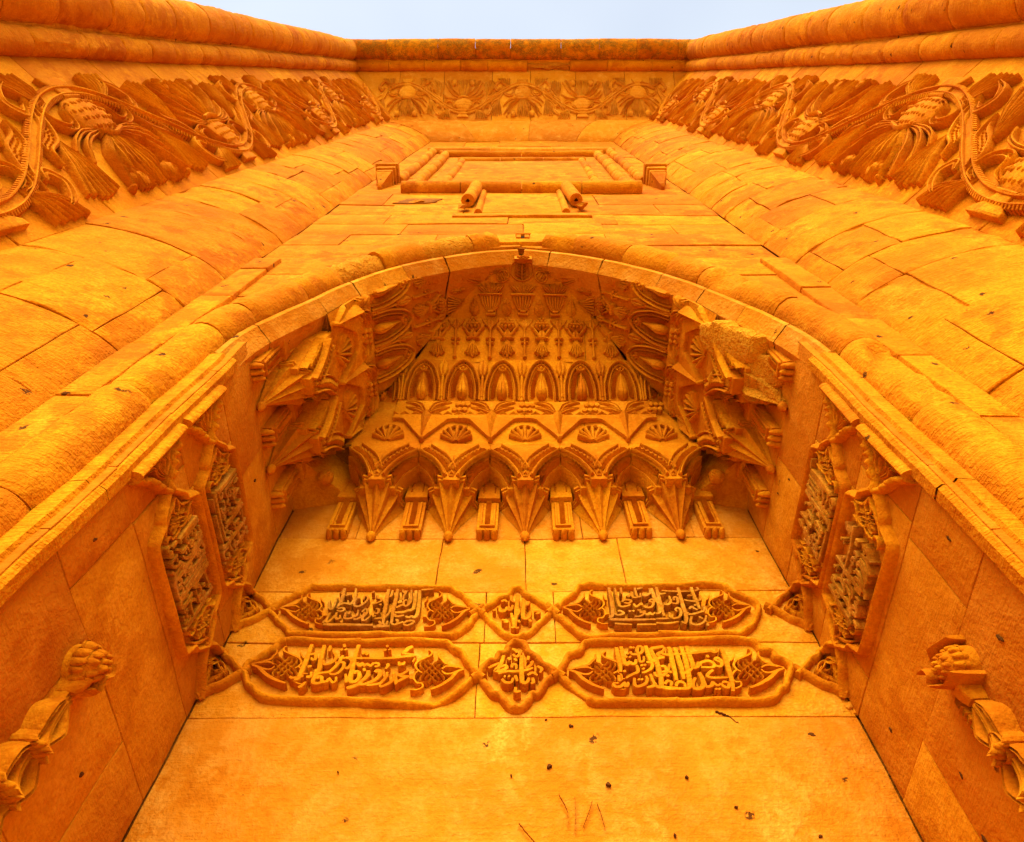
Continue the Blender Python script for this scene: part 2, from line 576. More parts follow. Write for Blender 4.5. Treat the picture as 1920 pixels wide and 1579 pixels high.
# ------------------------------------------------------------------ niche side walls
SIDE = {}
for sgn, ch, nm in ((-1, C_left, "left"), (1, C_right, "right")):
    sw = thing("niche_side_wall", f"{nm} side wall of the niche, smooth shaded sandstone between arch jamb and back wall", "wall", (sgn * HW, 1.5, GROUND))
    SIDE[sgn] = sw
    m = MB(); sheet(m, ch, YF + .02, D + .02, GROUND, 3.7, 4, 12, -0.016); m.build("mortar_bed", M_MORTAR, sw, 0)
    j = 0.03 * sgn
    wall_blocks(sw, ch, [
        (GROUND, -0.1, [YF, 1.45, D]),
        (-0.1, 0.62, [YF, 1.62, D]),
        (0.62, 1.05, [YF, 1.36 + j, D]),
        (1.05, 1.48, [YF, 1.40 + j, 1.74, D]),
        (1.48, 1.80, [YF, 1.22 + j, D]),
        (1.80, 2.16, [YF, 1.20, 1.83, D]),
        (2.16, 2.54, [YF, 1.30, 1.86, D]),
        (2.54, 2.86, [YF, 1.52 + j, D]),
        (2.86, 3.62, [YF + .07, 1.5, D]),
    ], M_SIDE, r_, gap=0.0014)

# ------------------------------------------------------------------ the arch line (inner edge, in the facade plane)
_half = [(HW, 2.60), (HW, 2.78), (1.145, 2.95), (1.075, 3.20), (0.985, 3.42), (0.846, 3.80), (0.66, 4.10), (0.446, 4.33), (0.22, 4.475), (0.0, 4.555)]
ARCH_H = catmull(_half, 6)
ARCH_H[:, 0] = np.maximum(ARCH_H[:, 0], 0)
def offset_curve(p, d):
    g_ = np.gradient(p, axis=0)
    g_ /= np.maximum(np.linalg.norm(g_, axis=1, keepdims=True), 1e-9)
    n_ = np.stack([g_[:, 1], -g_[:, 0]], 1)
    return p + n_ * d
def arch_curve(d):
    """right half: from the ground up to the crown, offset outwards by d"""
    q = offset_curve(ARCH_H, d)
    q = q[q[:, 0] > 0.012]
    # crown: close onto the axis along the last direction
    t = q[-1] - q[-2]
    k = q[-1][0] / max(1e-6, -t[0])
    q = np.vstack([q, q[-1] + t * k])
    q[-1][0] = 0
    return np.vstack([[q[0][0], GROUND], q])

# ------------------------------------------------------------------ facade field: coursed blocks round the arch
fac = thing("facade_field", "coursed sandstone field above the arch, between the two convex side bands", "wall", (0, YF, 3.0))
def cut_x(curve, z):
    i = np.searchsorted(curve[:, 1], z)
    if i >= len(curve):
        return 0.0
    a, b = curve[i - 1], curve[i]
    return a[0] + (b[0] - a[0]) * (z - a[1]) / max(1e-9, b[1] - a[1])
RC = arch_curve(0.20)              # blocks stop under the roll
zs = [GROUND, -0.7, 0.2, 1.0, 1.75, 2.45, 3.05, 3.55, 4.0, 4.42, 4.80, 5.16, 5.56, 5.95, 6.46, 7.05, 7.70, 8.3, 9.0, 9.8, 10.6, 11.5, 12.4, HT - .002]
topz = RC[-1][1]
m = MB(); sheet(m, C_fac, -W - .02, W + .02, topz - .02, HT, 4, 8, -0.012)
for sg in (-1, 1):
    ring = [(sg * p[0], p[1]) for p in RC] + [(0, topz), (sg * (W + .02), topz), (sg * (W + .02), GROUND)]
    S = np.array([p[0] for p in ring]); T = np.array([p[1] for p in ring])
    m.add(C_fac(S, T, np.full(len(S), -0.012)), [tuple(range(len(S))) if sg < 0 else tuple(range(len(S) - 1, -1, -1))])
m.build("mortar_bed", M_MORTAR, fac, 0)
gp = 0.0018
for z0, z1 in zip(zs[:-1], zs[1:]):
    if z0 < topz:
        for sg in (-1, 1):
            zt = min(z1, topz - 0.001)
            cur = [(cut_x(RC, z0 + gp), z0 + gp)] + [tuple(p) for p in RC if z0 + gp < p[1] < zt - gp] + [(cut_x(RC, zt - gp), zt - gp)]
            inner = cur[::-1]                       # from the top down
            xo = W - 0.002
            js = [xo]
            if cur[-1][0] < 0.6:
                js = [0.9 + rnd.uniform(-.1, .1), xo]
            q = [(xo, z0 + gp), (xo, z1 - gp)]
            if z1 > topz:
                q += [(0.003, z1 - gp), (0.003, zt)]
            q += inner
            q = [(sg * a, b) for a, b in q]
            if sg > 0: q = q
            mb = MB()
            plate(mb, C_fac, q, rnd.uniform(-.004, .004), bev=0.005, base=-0.03)
            mb.build("stone_block", M_WALL, fac, 30)
    else:
        wd = rnd.uniform(.6, .9)
        js = [-W]
        x = -W + rnd.uniform(.35, .9)
        while x < W - .3:
            js.append(x); x += rnd.uniform(.5, 1.15)
        js.append(W)
        for a, b in zip(js[:-1], js[1:]):
            q = jag([(a + gp, z0 + gp), (b - gp, z0 + gp), (b - gp, z1 - gp), (a + gp, z1 - gp)], 0.003, rnd, 0.15)
            mb = MB(); plate(mb, C_fac, q, rnd.uniform(-.005, .007), bev=0.006, base=-0.03)
            mb.build("stone_block", M_WALL, fac, 30)

# ------------------------------------------------------------------ convex side bands and head band
def band(chart, name, label, s_list, parent_loc, seed, head=False):
    th = thing(name, label, "moulding", parent_loc)
    r = random.Random(seed)
    m = MB(); sheet(m, chart, s_list[0], s_list[-1], -0.02, 1.0, 24, 10, -0.030); m.build("mortar_bed", M_MORTAR, th, 30)
    for a, b in zip(s_list[:-1], s_list[1:]):
        cuts = [0.0, 1.0]
        if not head:
            k = r.random()
            cuts = [0.0, r.uniform(.30, .62), 1.0] if k < .55 else ([0.0, r.uniform(.2, .35), r.uniform(.6, .75), 1.0] if k < .8 else [0.0, 1.0])
        for c, d in zip(cuts[:-1], cuts[1:]):
            mb = MB()
            # gap is in metres along s, so scale it for t (arc about 0.85 m)
            def ch2(s, t, h, c=chart):
                return c(s, t, h)
            hh = r.uniform(-.003, .007)
            rg = r.random()
            curved_block(mb, ch2, a, b, c, d, hh, gap=0.0020, ns=8, nt=max(7, int(14 * (d - c))), bev=0.005, rough=.003 if rg < .5 else (.006 if rg < .8 else .011), seed=r.randint(0, 9999))
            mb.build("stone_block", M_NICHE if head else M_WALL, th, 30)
    return th
def courses(z0, z1, lo, hi, r):
    out = [z0]
    while out[-1] < z1 - hi:
        out.append(out[-1] + r.uniform(lo, hi))
    out.append(z1)
    return out
TOP_O = HT + QO
bandL = band(C_ovl, "convex_side_band", "convex band of big stones up the left side, under the carved frieze", courses(GROUND, TOP_O, .38, .62, random.Random(5)), (-W, YF, GROUND), 21)
bandR = band(C_ovr, "convex_side_band", "convex band of big stones up the right side, under the carved frieze", courses(GROUND, TOP_O, .36, .66, random.Random(9)), (W, YF, GROUND), 22)
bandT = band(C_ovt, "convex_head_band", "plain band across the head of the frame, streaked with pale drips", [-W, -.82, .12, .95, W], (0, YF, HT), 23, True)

# ------------------------------------------------------------------ frieze grounds (the flat bed behind the carving)
FRT = HT + FR_X1 - W
bedL = MB(); curved_block
friezeL = thing("carved_side_frieze", "deep carved frieze of vases, leaves and wavy stems up the left side", "frieze", (-FR_X0, .3, GROUND))
friezeR = thing("carved_side_frieze", "deep carved frieze of vases, leaves and wavy stems up the right side", "frieze", (FR_X0, .3, GROUND))
friezeT = thing("carved_head_frieze", "carved frieze with two upright vases and one hanging vase across the top", "frieze", (0, .3, FRT))
def fr_bed(ch, th, s0, s1, r, top=False):
    m = MB(); sheet(m, ch, s0, s1, FR_Y1 - .16, FR_Y0 + .03, 6, 4, -0.018); m.build("mortar_bed", M_MORTAR, th, 0)
    cs = courses(s0, s1, .62, .95, r)
    for a, b in zip(cs[:-1], cs[1:]):
        mb = MB()
        curved_block(mb, ch, a, b, FR_Y1 - .15, FR_Y0 + .012, r.uniform(-.003, .003), gap=.0035, ns=2, nt=2, bev=.005)
        mb.build("bed_stone", M_BRIGHTC if top else M_CARVE, th, 30)
fr_bed(C_frl, friezeL, GROUND, HT + 1.5, random.Random(31))
fr_bed(C_frr, friezeR, GROUND, HT + 1.5, random.Random(32))
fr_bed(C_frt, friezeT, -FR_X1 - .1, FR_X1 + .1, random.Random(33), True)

# ------------------------------------------------------------------ rolls that frame the frieze, swept up, across and down
def rollseg(path3, nrm, r0, mat, name, parent, seg, r, broken=()):
    pass
def tube_seg(mb, a, b, u, v, rad, n0=-100, n1=100, k=10, m=5, endround=.012, rough=0.0, rr=None):
    """part of a cylinder between points a and b; u, v span the cross-section, angles in degrees from u towards v"""
    a, b, u, v = (np.asarray(x, float) for x in (a, b, u, v))
    L = np.linalg.norm(b - a); d = (b - a) / L
    ts = [0, 0, endround] + [L * i / m for i in range(1, m)] + [L - endround, L, L]
    rs = [rad - .05, rad - .008, rad] + [rad] * (m - 1) + [rad, rad - .008, rad - .05]
    V = []
    for t, q in zip(ts, rs):
        for i in range(k + 1):
            an = math.radians(n0 + (n1 - n0) * i / k)
            e = (rr.uniform(-rough, rough * .2) if rough and rr else 0)
            V.append(a + d * t + (u * math.cos(an) + v * math.sin(an)) * (q + e))
    f = []
    for j in range(len(ts) - 1):
        for i in range(k):
            x = j * (k + 1) + i
            f.append((x, x + 1, x + k + 2, x + k + 1))
    mb.add(V, f)
def frame_roll(name, labels, q, y, rad, segL, seed, mat_top, n0=-105, n1=105):
    """q: offset outwards from the field edge, y: depth of the axis"""
    x = W + q; zt = HT + q
    r = random.Random(seed)
    specs = [(-1, labels[0]), (1, labels[1]), (0, labels[2])]
    for sg, lab in specs:
        th = thing(name, lab, "moulding", (sg * x, y, GROUND if sg else zt))
        if sg:
            cs = courses(GROUND, zt + rad * .6, segL * .7, segL * 1.25, r)
            for a, b in zip(cs[:-1], cs[1:]):
                mb = MB()
                rad2 = rad * r.uniform(.975, 1.02)
                tube_seg(mb, (sg * x, y, a + .003), (sg * x, y, b - .003), (-sg, 0, 0), (0, -1, 0), rad2, n0, n1, 14, 9, rough=.0035 if r.random() < .75 else .012, rr=r)
                mb.build("roll_stone", M_WALL, th, 40)
        else:
            cs = courses(-x, x, segL * .9, segL * 1.5, r)
            for a, b in zip(cs[:-1], cs[1:]):
                mb = MB()
                if rad < .12 and a < .9 and b > .15:       # torn away right of the middle
                    tube_seg(mb, (a + .003, y, zt), (b - .003, y, zt), (0, 0, -1), (0, -1, 0), rad * .72, n0, n1, 12, 8, rough=.03, rr=r)
                    mb.build("broken_roll_stone", M_BROKEN, th, 25)
                    continue
                tube_seg(mb, (a + .003, y, zt), (b - .003, y, zt), (0, 0, -1), (0, -1, 0), rad * r.uniform(.98, 1.02), n0, n1, 14, 12, rough=.004, rr=r)
                mb.build("roll_stone", mat_top, th, 40)
frame_roll("frame_roll", ("slim round moulding up the left side, outside the carved frieze",
                          "slim round moulding up the right side, outside the carved frieze",
                          "slim broken round moulding across the top, under the lichen-stained cornice"),
           FR_X1 - W + .15, -.205, .098, .55, 41, M_WALL)
frame_roll("cornice_roll", ("thick outermost round moulding up the left side against the sky",
                            "thick outermost round moulding up the right side against the sky",
                            "lichen-stained cornice along the top edge against the sky"),
           FR_X1 - W + .23, -.475, .185, .70, 42, M_LICHEN)
# ================================================================== the arch: plain inner strip and thick roll moulding
def resample(p, step):
    d = np.concatenate([[0], np.cumsum(np.linalg.norm(np.diff(p, axis=0), axis=1))])
    n = max(2, int(d[-1] / step))
    t = np.linspace(0, d[-1], n + 1)
    return np.stack([np.interp(t, d, p[:, 0]), np.interp(t, d, p[:, 1])], 1), d[-1]

def sub_path(p, a, b, n):
    d = np.concatenate([[0], np.cumsum(np.linalg.norm(np.diff(p, axis=0), axis=1))])
    t = np.linspace(a, b, n)
    return np.stack([np.interp(t, d, p[:, 0]), np.interp(t, d, p[:, 1])], 1)

def path_len(p):
    return float(np.sum(np.linalg.norm(np.diff(p, axis=0), axis=1)))

strip = thing("arch_inner_strip", "pale flat strip that edges the carved hood inside the arch roll", "moulding", (0, YF, 2.9))
AR0 = arch_curve(0.0)
LEN0 = path_len(AR0)
rs = random.Random(8)
for sg in (-1, 1):
    cuts = [0, 1.1, 2.2, 3.3, 4.3]
    while cuts[-1] < LEN0 - .5:
        cuts.append(cuts[-1] + rs.uniform(.30, .46))
    cuts.append(LEN0 - .003)
    for a, b in zip(cuts[:-1], cuts[1:]):
        n = max(4, int((b - a) / .08))
        inner = sub_path(AR0, a + .002, b - .002, n)
        g_ = np.gradient(inner, axis=0); g_ /= np.linalg.norm(g_, axis=1, keepdims=True)
        nn_ = np.stack([g_[:, 1], -g_[:, 0]], 1)
        q = rs.uniform(-.001, .001) if b < 4.3 else rs.uniform(-.003, .003)
        jamb = b < 4.31
        V = []
        # cross-section: reveal behind the edge, chamfer, face, back under the roll
        for dd, yy in (((-.001, YF + .060), (-.016, YF + .056), (-.018, YF + .020), (-.006, YF + .008), (.022, YF + .004), (.030, YF - .012), (.085, YF - .008)) if jamb else ((.100, YF + .34), (-.002, YF + .066), (.006, YF + .052), (.040, YF + .006), (.047, YF - .008), (.068, YF - .012), (.085, YF + .05))):
            for p_, m_ in zip(inner, nn_):
                e = p_ + m_ * (dd + q)
                V.append((sg * max(0.0, e[0]), yy, e[1]))
        f = []
        for j in range(6):
            for i in range(n - 1):
                x = j * n + i
                f.append((x, x + 1, x + n + 1, x + n) if sg < 0 else (x, x + n, x + n + 1, x + 1))
        mb = MB(); mb.add(V, f)
        mb.build("strip_stone", M_NICHE if b > 4.3 else M_WALL, strip, 30)

roll = thing("arch_roll_moulding", "thick round moulding that rises up the jambs and over the arch, chipped near its crown", "moulding", (0, YF, 2.9))
RCN = 0.178; RR = 0.098
ARR = arch_curve(RCN)
ARR[:, 1] += .15 * np.clip(1 - ARR[:, 0] / 1.25, 0, 1) ** .8      # the roll rises a little more steeply than the inner edge
LENR = path_len(ARR)
def roll_stone(a, b, sg, rad, rough=0.0, seed=0, dent=None, mat=None):
    n = max(5, int((b - a) / .035))
    cen = sub_path(ARR, a + .0025, b - .0025, n)
    g_ = np.gradient(cen, axis=0); g_ /= np.linalg.norm(g_, axis=1, keepdims=True)
    nn_ = np.stack([g_[:, 1], -g_[:, 0]], 1)
    k = 14
    r = random.Random(seed)
    V = []
    for i in range(n):
        e = min(i, n - 1 - i)
        q = rad - (.010 if e == 0 else 0)
        for j in range(k + 1):
            an = math.radians(-112 + 224 * j / k)
            rr = q
            if rough:
                rr -= rough * (0.35 + 0.65 * abs(math.sin(i * 1.1 + j * .9 + seed)) ) * (0.55 + .45 * math.cos(an))
                rr += r.uniform(-.006, .004)
            if dent:
                di = (i / (n - 1) - dent[0]) / dent[2]; dj = (an - dent[1]) / dent[3]
                ee = max(abs(di), abs(dj)) + .12 * math.sin(5 * di + 3 * dj)
                if ee < 1:
                    rr -= dent[4] * min(1, (1 - ee) * 4) + r.uniform(0, .006)
            rr += r.uniform(-.0016, .0010) + .0022 * math.sin(i * .7 + seed) * math.sin(j * .8 + seed * 1.7)
            p_ = cen[i] + nn_[i] * math.sin(an) * rr
            V.append((sg * p_[0], YF + .012 - math.cos(an) * rr * 1.04, p_[1]))
    f = []
    for i in range(n - 1):
        for j in range(k):
            x = i * (k + 1) + j
            f.append((x, x + 1, x + k + 2, x + k + 1) if sg > 0 else (x, x + k + 1, x + k + 2, x + 1))
    f.append(tuple(range(k, -1, -1))); f.append(tuple(range((n - 1) * (k + 1), n * (k + 1))))
    mb = MB(); mb.add(V, f)
    return mb.build("roll_stone", mat or M_WALL, roll, 42)
GAPX = 0.17
for sg in (-1, 1):
    r = random.Random(60 + sg)
    end = LENR
    d = np.concatenate([[0], np.cumsum(np.linalg.norm(np.diff(ARR, axis=0), axis=1))])
    end = float(np.interp(-GAPX, -ARR[:, 0], d)) if True else LENR
    end = float(d[np.argmax(ARR[:, 0] < GAPX)])
    cuts = [0.0]
    while cuts[-1] < end - .55:
        s_ = .62 if cuts[-1] < 4.4 else .36
        cuts.append(cuts[-1] + r.uniform(s_ * .75, s_ * 1.2))
    cuts.append(end)
    N = len(cuts) - 1
    for i, (a, b) in enumerate(zip(cuts[:-1], cuts[1:])):
        fromtop = N - 1 - i
        rough, dent, mat = 0, None, None
        if sg < 0 and fromtop in (0, 1, 3):
            rough, mat = .018 + .006 * (fromtop == 1), M_BROKEN if fromtop else M_WALL
        if sg > 0 and fromtop == 0:
            rough = .018
        if sg > 0 and fromtop == 4:
            dent = (.35, -.4, .32, .8, .03)
        if sg > 0 and a < 3.95 < b + .1 and a > 3.2:
            dent = (.5, .15, .42, .75, .045)
        if sg < 0 and i == 4:
            dent = (.25, .2, .3, .7, .03)
        roll_stone(a, b, sg, RR * r.uniform(.97, 1.03), rough, seed=i * 7 + sg, dent=dent, mat=mat)
# the gap at the crown: a flat, stained bed stone with a square socket
ZC = ARR[-1][1]
mb = MB()
out = [(-.19, ZC - .10), (.19, ZC - .10), (.19, ZC + .10), (.12, ZC + .13), (0, ZC + .14), (-.12, ZC + .13), (-.19, ZC + .10)]
plate(mb, C_fac, jag(out, .004, rs, .05), 0.022, bev=.008, base=-.06)
crown = mb.build("crown_bed", M_WALL, roll, 30)
mb = MB()
hx, hz = .012, ZC + .035
for s_ in (-1, 1):
    plate(mb, C_fac, [(hx + s_ * .012, hz - .035), (hx + s_ * .045, hz - .035), (hx + s_ * .045, hz + .035), (hx + s_ * .012, hz + .035)], .034, bev=.004)
plate(mb, C_fac, [(hx - .05, hz + .036), (hx + .05, hz + .036), (hx + .05, hz + .052), (hx - .05, hz + .052)], .042, bev=.004)
mb.build("socket_lip", M_CARVE, roll, 30)
mb = MB(); plate(mb, C_fac, [(hx - .012, hz - .034), (hx + .012, hz - .034), (hx + .012, hz + .034), (hx - .012, hz + .034)], .026, bev=.001)
M_HOLE = stone("dark_socket", (.05, .014, .002), (.07, .02, .003), (.03, .008, .001), pit=0, salt=0)
mb.build("socket", M_HOLE, roll, 30)

# narrow ledge between the roll and the convex bands
for sg in (-1, 1):
    L_ = thing("jamb_ledge", ("left" if sg < 0 else "right") + " narrow stepped ledge between the arch roll and the convex band", "moulding", (sg * 1.55, YF, GROUND))
    cs = courses(GROUND, 4.3, .45, .8, rs)
    for a, b in zip(cs[:-1], cs[1:]):
        x0 = lambda z: (cut_x(ARR, z) if z > 2.7 else HW + RCN) + .125
        mb = MB()
        q = [(sg * max(x0(a), 1.44), a + .003), (sg * 1.598, a + .003), (sg * 1.598, b - .003), (sg * max(1.44, x0(b)), b - .003)]
        plate(mb, C_fac, jag(q, .002, rs, .1), .028 + rs.uniform(-.004, .004), bev=.010, base=-.02)
        mb.build("ledge_stone", M_WALL, L_, 30)
# ================================================================== the carved hood
PR = [(2.0, 2.87, HW), (1.80, 3.10, .985), (1.77, 3.43, .948), (1.72, 3.845, .846), (1.56, 4.13, .65), (1.38, 4.40, .48), (1.17, 4.50, .25), (1.03, 4.555, 0.0)]
FRONT = 1.055

class Row:
    """a leaning tier between two levels; gives a chart for its back face and one for each side face"""
    def __init__(s, k, j=None):
        s.a, s.b = PR[k], PR[j if j is not None else k + 1]
        (y0, z0, x0), (y1, z1, x1) = s.a, s.b
        s.Lb = math.hypot(y1 - y0, z1 - z0)
        s.Ls = math.hypot(x1 - x0, z1 - z0)
        s.nb = (-(z1 - z0) / s.Lb, (y1 - y0) / s.Lb)
        s.ns = ((z1 - z0) / s.Ls, (x1 - x0) / s.Ls)
    def back(s, S, T, H):
        (y0, z0, x0), (y1, z1, x1) = s.a, s.b
        u = T / s.Lb
        lim = x0 + (x1 - x0) * u
        H = np.where(np.abs(S) > lim, np.minimum(H, 0.0), H)
        X = np.clip(S, -lim, lim)
        return np.stack([X, y0 + (y1 - y0) * u + H * s.nb[0], z0 + (z1 - z0) * u + H * s.nb[1]], 1)
    def side(s, sg):
        def f(S, T, H):
            (y0, z0, x0), (y1, z1, x1) = s.a, s.b
            u = T / s.Ls
            lim = y0 + (y1 - y0) * u
            H = np.where((S > lim) | (S < FRONT), np.minimum(H, 0.0), H)
            Y = np.clip(S, FRONT, lim)
            return np.stack([sg * (x0 + (x1 - x0) * u - H * s.ns[0]), Y, z0 + (z1 - z0) * u + H * s.ns[1]], 1)
        return f
    def len(s, where):
        return s.Lb if where == 'b' else s.Ls

hood = thing("carved_hood", "carved half-dome hood of the niche, tiers of stalactite pendants, cypresses, bouquets and goblets", "vault", (0, 1.9, 2.87))

# beds of the tiers, in large stones
def tier_bed(row, joints_b, joints_s, mat=M_CARVE):
    L = row.Lb
    for a, b in zip(joints_b[:-1], joints_b[1:]):
        mb = MB()
        S, T = np.meshgrid(np.linspace(a + .0015, b - .0015, 7), np.linspace(-.012, L + .004, 6))
        H = np.zeros(S.shape); H[:, 0] = H[:, -1] = -.012
        V = row.back(S.ravel(), T.ravel(), H.ravel())
        mb.add(V, [(j * 7 + i, j * 7 + i + 1, j * 7 + i + 8, j * 7 + i + 7) for j in range(5) for i in range(6)])
        mb.build("bed_stone", mat, hood, 30)
    for sg in (-1, 1):
        ch = row.side(sg)
        for a, b in zip(joints_s[:-1], joints_s[1:]):
            mb = MB()
            S, T = np.meshgrid(np.linspace(a + .001, b - .001, 7), np.linspace(-.012, row.Ls + .004, 6))
            H = np.zeros(S.shape); H[:, 0] = H[:, -1] = -.012
            mb.add(ch(S.ravel(), T.ravel(), H.ravel()), [(j * 7 + i, j * 7 + i + 1, j * 7 + i + 8, j * 7 + i + 7) for j in range(5) for i in range(6)])
            mb.build("bed_stone", mat, hood, 30)
R2, R3, R4, R5, R6 = Row(2), Row(3), Row(4), Row(5), Row(6)
# solid backing so that no joint opens onto the dark mass behind
mb = MB()
for row in (R2, R3, R4, R5, R6):
    for ch, a, b, L in ((row.back, -HW, HW, row.Lb), (row.side(-1), FRONT, D, row.Ls), (row.side(1), FRONT, D, row.Ls)):
        sheet(mb, ch, a, b, -.02, L + .02, 10, 3, -.016)
mb.add([(-HW, 1.80, 3.44), (HW, 1.80, 3.44), (HW, 2.03, 3.44), (-HW, 2.03, 3.44)], [(0, 1, 2, 3)])
for sg in (-1, 1):
    mb.add([(sg * .975, 1.09, 3.442), (sg * 1.2, 1.09, 3.442), (sg * 1.2, 2.0, 3.442), (sg * .975, 2.0, 3.442)], [(0, 1, 2, 3)])
hood_back = mb.build("mortar_bed", M_MORTAR, hood, 0)
tier_bed(R2, [-.95, -.30, .355, .95], [FRONT, 1.44, 1.78])
tier_bed(R3, [-.85, -.22, .34, .85], [FRONT, 1.36, 1.73])
tier_bed(R4, [-.66, -.20, .12, .40, .66], [FRONT, 1.25, 1.57])
tier_bed(R5, [-.5, -.16, .18, .5], [FRONT, 1.18, 1.40])
tier_bed(R6, [-.26, 0.0, .26], [FRONT, 1.18])

def bez_arch(c, hw, t0, t1, n=14, point=.55):
    """pointed arch outline left foot -> crown -> right foot"""
    L = catmull([(c - hw, t0), (c - hw * .97, t0 + (t1 - t0) * .40), (c - hw * .66, t0 + (t1 - t0) * .78), (c - hw * .28, t0 + (t1 - t0) * .95), (c, t1)], n // 4 + 1)
    R = L[::-1].copy(); R[:, 0] = 2 * c - R[:, 0]
    return np.vstack([L, R[1:]])

def ticks(mb, ch, path, every, ln, ang, w, h, lift=0.0, prof=RIDGE):
    """little leaves set along a path, leaning by ang from its direction"""
    p, L = resample(np.asarray(path, float), every)
    d = np.gradient(p, axis=0); d /= np.maximum(1e-9, np.linalg.norm(d, axis=1, keepdims=True))
    for q, e in zip(p[1:-1], d[1:-1]):
        a = math.atan2(e[1], e[0]) + ang
        v = np.array([math.cos(a), math.sin(a)])
        loft(mb, ch, [q, q + v * ln * .55, q + v * ln], [w, w, w * .2], [h, h, h * .6], prof, base=-.004, lift=lift)

# ---------------------------------------------------------------- tier with cypresses
def cypress(parent, ch, c, bw, L, nm="cypress_panel"):
    mb = MB()
    for k, (hw, t1, w, h) in enumerate(((.44, .95, .0085, .028), (.33, .86, .0055, .020))):
        loft(mb, ch, bez_arch(c, hw * bw, 0.02 * L, t1 * L), w, h, ROUND)
    a1 = bez_arch(c, .395 * bw, .03 * L, .91 * L)
    ticks(mb, ch, a1, .021, .014, -1.3, .0058, .020)
    a2 = bez_arch(c, .27 * bw, .05 * L, .80 * L)
    nn = len(a2) // 2
    ticks(mb, ch, a2[:nn + 1], .018, .032, -.95, .0050, .018)
    ticks(mb, ch, a2[nn:][::-1], .018, .032, .95, .0050, .018)
    frame = mb.build(nm, M_CARVE, parent, 45)
    mb = MB()
    ax = [(c, (.05 + .62 * i / 12) * L) for i in range(13)]
    wv = [.010, .026, .032, .033, .031, .028, .024, .020, .016, .012, .009, .007, .004]
    hv = [.02, .042, .052, .054, .051, .046, .041, .035, .030, .026, .022, .018, .012]
    SEAM = [(-1, 0), (-.9, .45), (-.62, .82), (-.3, .97), (-.06, .96), (0, .82), (.06, .96), (.3, .97), (.62, .82), (.9, .45), (1, 0)]
    loft(mb, ch, ax, np.array(wv) * bw / .235, hv, SEAM)
    mb.build("cypress", M_CARVE, frame, 50)
    mb = MB()
    for i in range(6):
        a = math.pi * (i / 5) + math.pi
        knob(mb, ch, c + .019 * math.cos(a), .76 * L + .016 * math.sin(a), .0095, .024, n=8, k=3)
    knob(mb, ch, c, .77 * L, .013, .030, n=8, k=3)
    mb.build("rosette", M_CARVE, frame, 45)
def colonnette(parent, ch, c, L):
    mb = MB()
    loft(mb, ch, [(c, .03 * L), (c, .30 * L), (c, .60 * L)], .0095, .024, ROUND)
    knob(mb, ch, c, .03 * L, .015, .026, n=8, k=3)
    loft(mb, ch, [(c, .10 * L), (c, .14 * L)], .0135, .027, ROUND)
    loft(mb, ch, [(c - .018, .605 * L), (c + .018, .605 * L)], .006, .026, ROUND)
    loft(mb, ch, [(c, .62 * L), (c, .72 * L), (c, .84 * L), (c, .93 * L), (c, .985 * L)], [.012, .026, .030, .018, .003], [.016, .022, .020, .016, .008], VEIN)
    loft(mb, ch, [(c, .66 * L), (c, .78 * L), (c, .88 * L)], [.006, .014, .004], [.026, .028, .02], RIDGE)
    mb.build("colonnette", M_CARVE, parent, 45)
bw = .238
for k in range(-3, 5):
    c = (k - .5) * bw + .005
    cypress(hood, R3.back, c, bw, R3.Lb)
for k in range(-3, 4):
    colonnette(hood, R3.back, k * bw + .005, R3.Lb)
for sg in (-1, 1):
    ch = R3.side(sg)
    for c in (1.07, 1.285, 1.50):
        cypress(hood, ch, c, .215, R3.Ls)
    for c in (1.178, 1.393):
        colonnette(hood, ch, c, R3.Ls)

# ---------------------------------------------------------------- tier with bouquets
def bouquet(parent, ch, c, L, k=1.0):
    mb = MB()
    # flared skirt of petals
    for j, (dx, ln, w) in enumerate(((-.030, .80, .012), (.030, .80, .012), (-.017, .92, .013), (.017, .92, .013), (0, 1.0, .014))):
        loft(mb, ch, [(c + dx * .15 * k, .44 * L), (c + dx * .55 * k, .30 * L), (c + dx * 1.15 * k, .14 * L), (c + dx * 1.25 * k, (.44 - .38 * ln) * L)],
             [w * .5, w * .8, w * 1.1, w * .5], [.018, .024, .026, .012], VEIN)
    skirt = mb.build("bouquet", M_CARVE, parent, 45)
    mb = MB()
    loft(mb, ch, [(c - .026 * k, .475 * L), (c + .026 * k, .475 * L)], .010, .034, ROUND)
    for s_ in (-1, 1):
        knob(mb, ch, c + s_ * .032 * k, .475 * L, .011, .030, n=8, k=3)
    mb.build("tie", M_CARVE, skirt, 45)
    mb = MB()
    loft(mb, ch, [(c, .50 * L), (c, .58 * L), (c, .66 * L)], [.016 * k, .024 * k, .014 * k], [.024, .030, .02], VEIN)
    for s_ in (-1, 1):
        loft(mb, ch, catmull([(c + s_ * .010, .50 * L), (c + s_ * .030 * k, .60 * L), (c + s_ * .046 * k, .70 * L), (c + s_ * .058 * k, .74 * L), (c + s_ * .062 * k, .82 * L)], 3), [.009, .011, .010, .009, .007], [.022, .026, .026, .024, .02], ROUND)
        loft(mb, ch, catmull([(c + s_ * .008, .66 * L), (c + s_ * .026 * k, .70 * L), (c + s_ * .046 * k, .76 * L)], 3), .005, .03, ROUND)
    for rrow, (n_, t_) in enumerate(((4, .77), (3, .835), (4, .845), (3, .90), (2, .955))):
        for i in range(n_):
            knob(mb, ch, c + (i - (n_ - 1) / 2) * .022 * k, t_ * L, .0125, .030 - .002 * rrow, n=8, k=3)
    mb.build("flower_cluster", M_CARVE, skirt, 45)
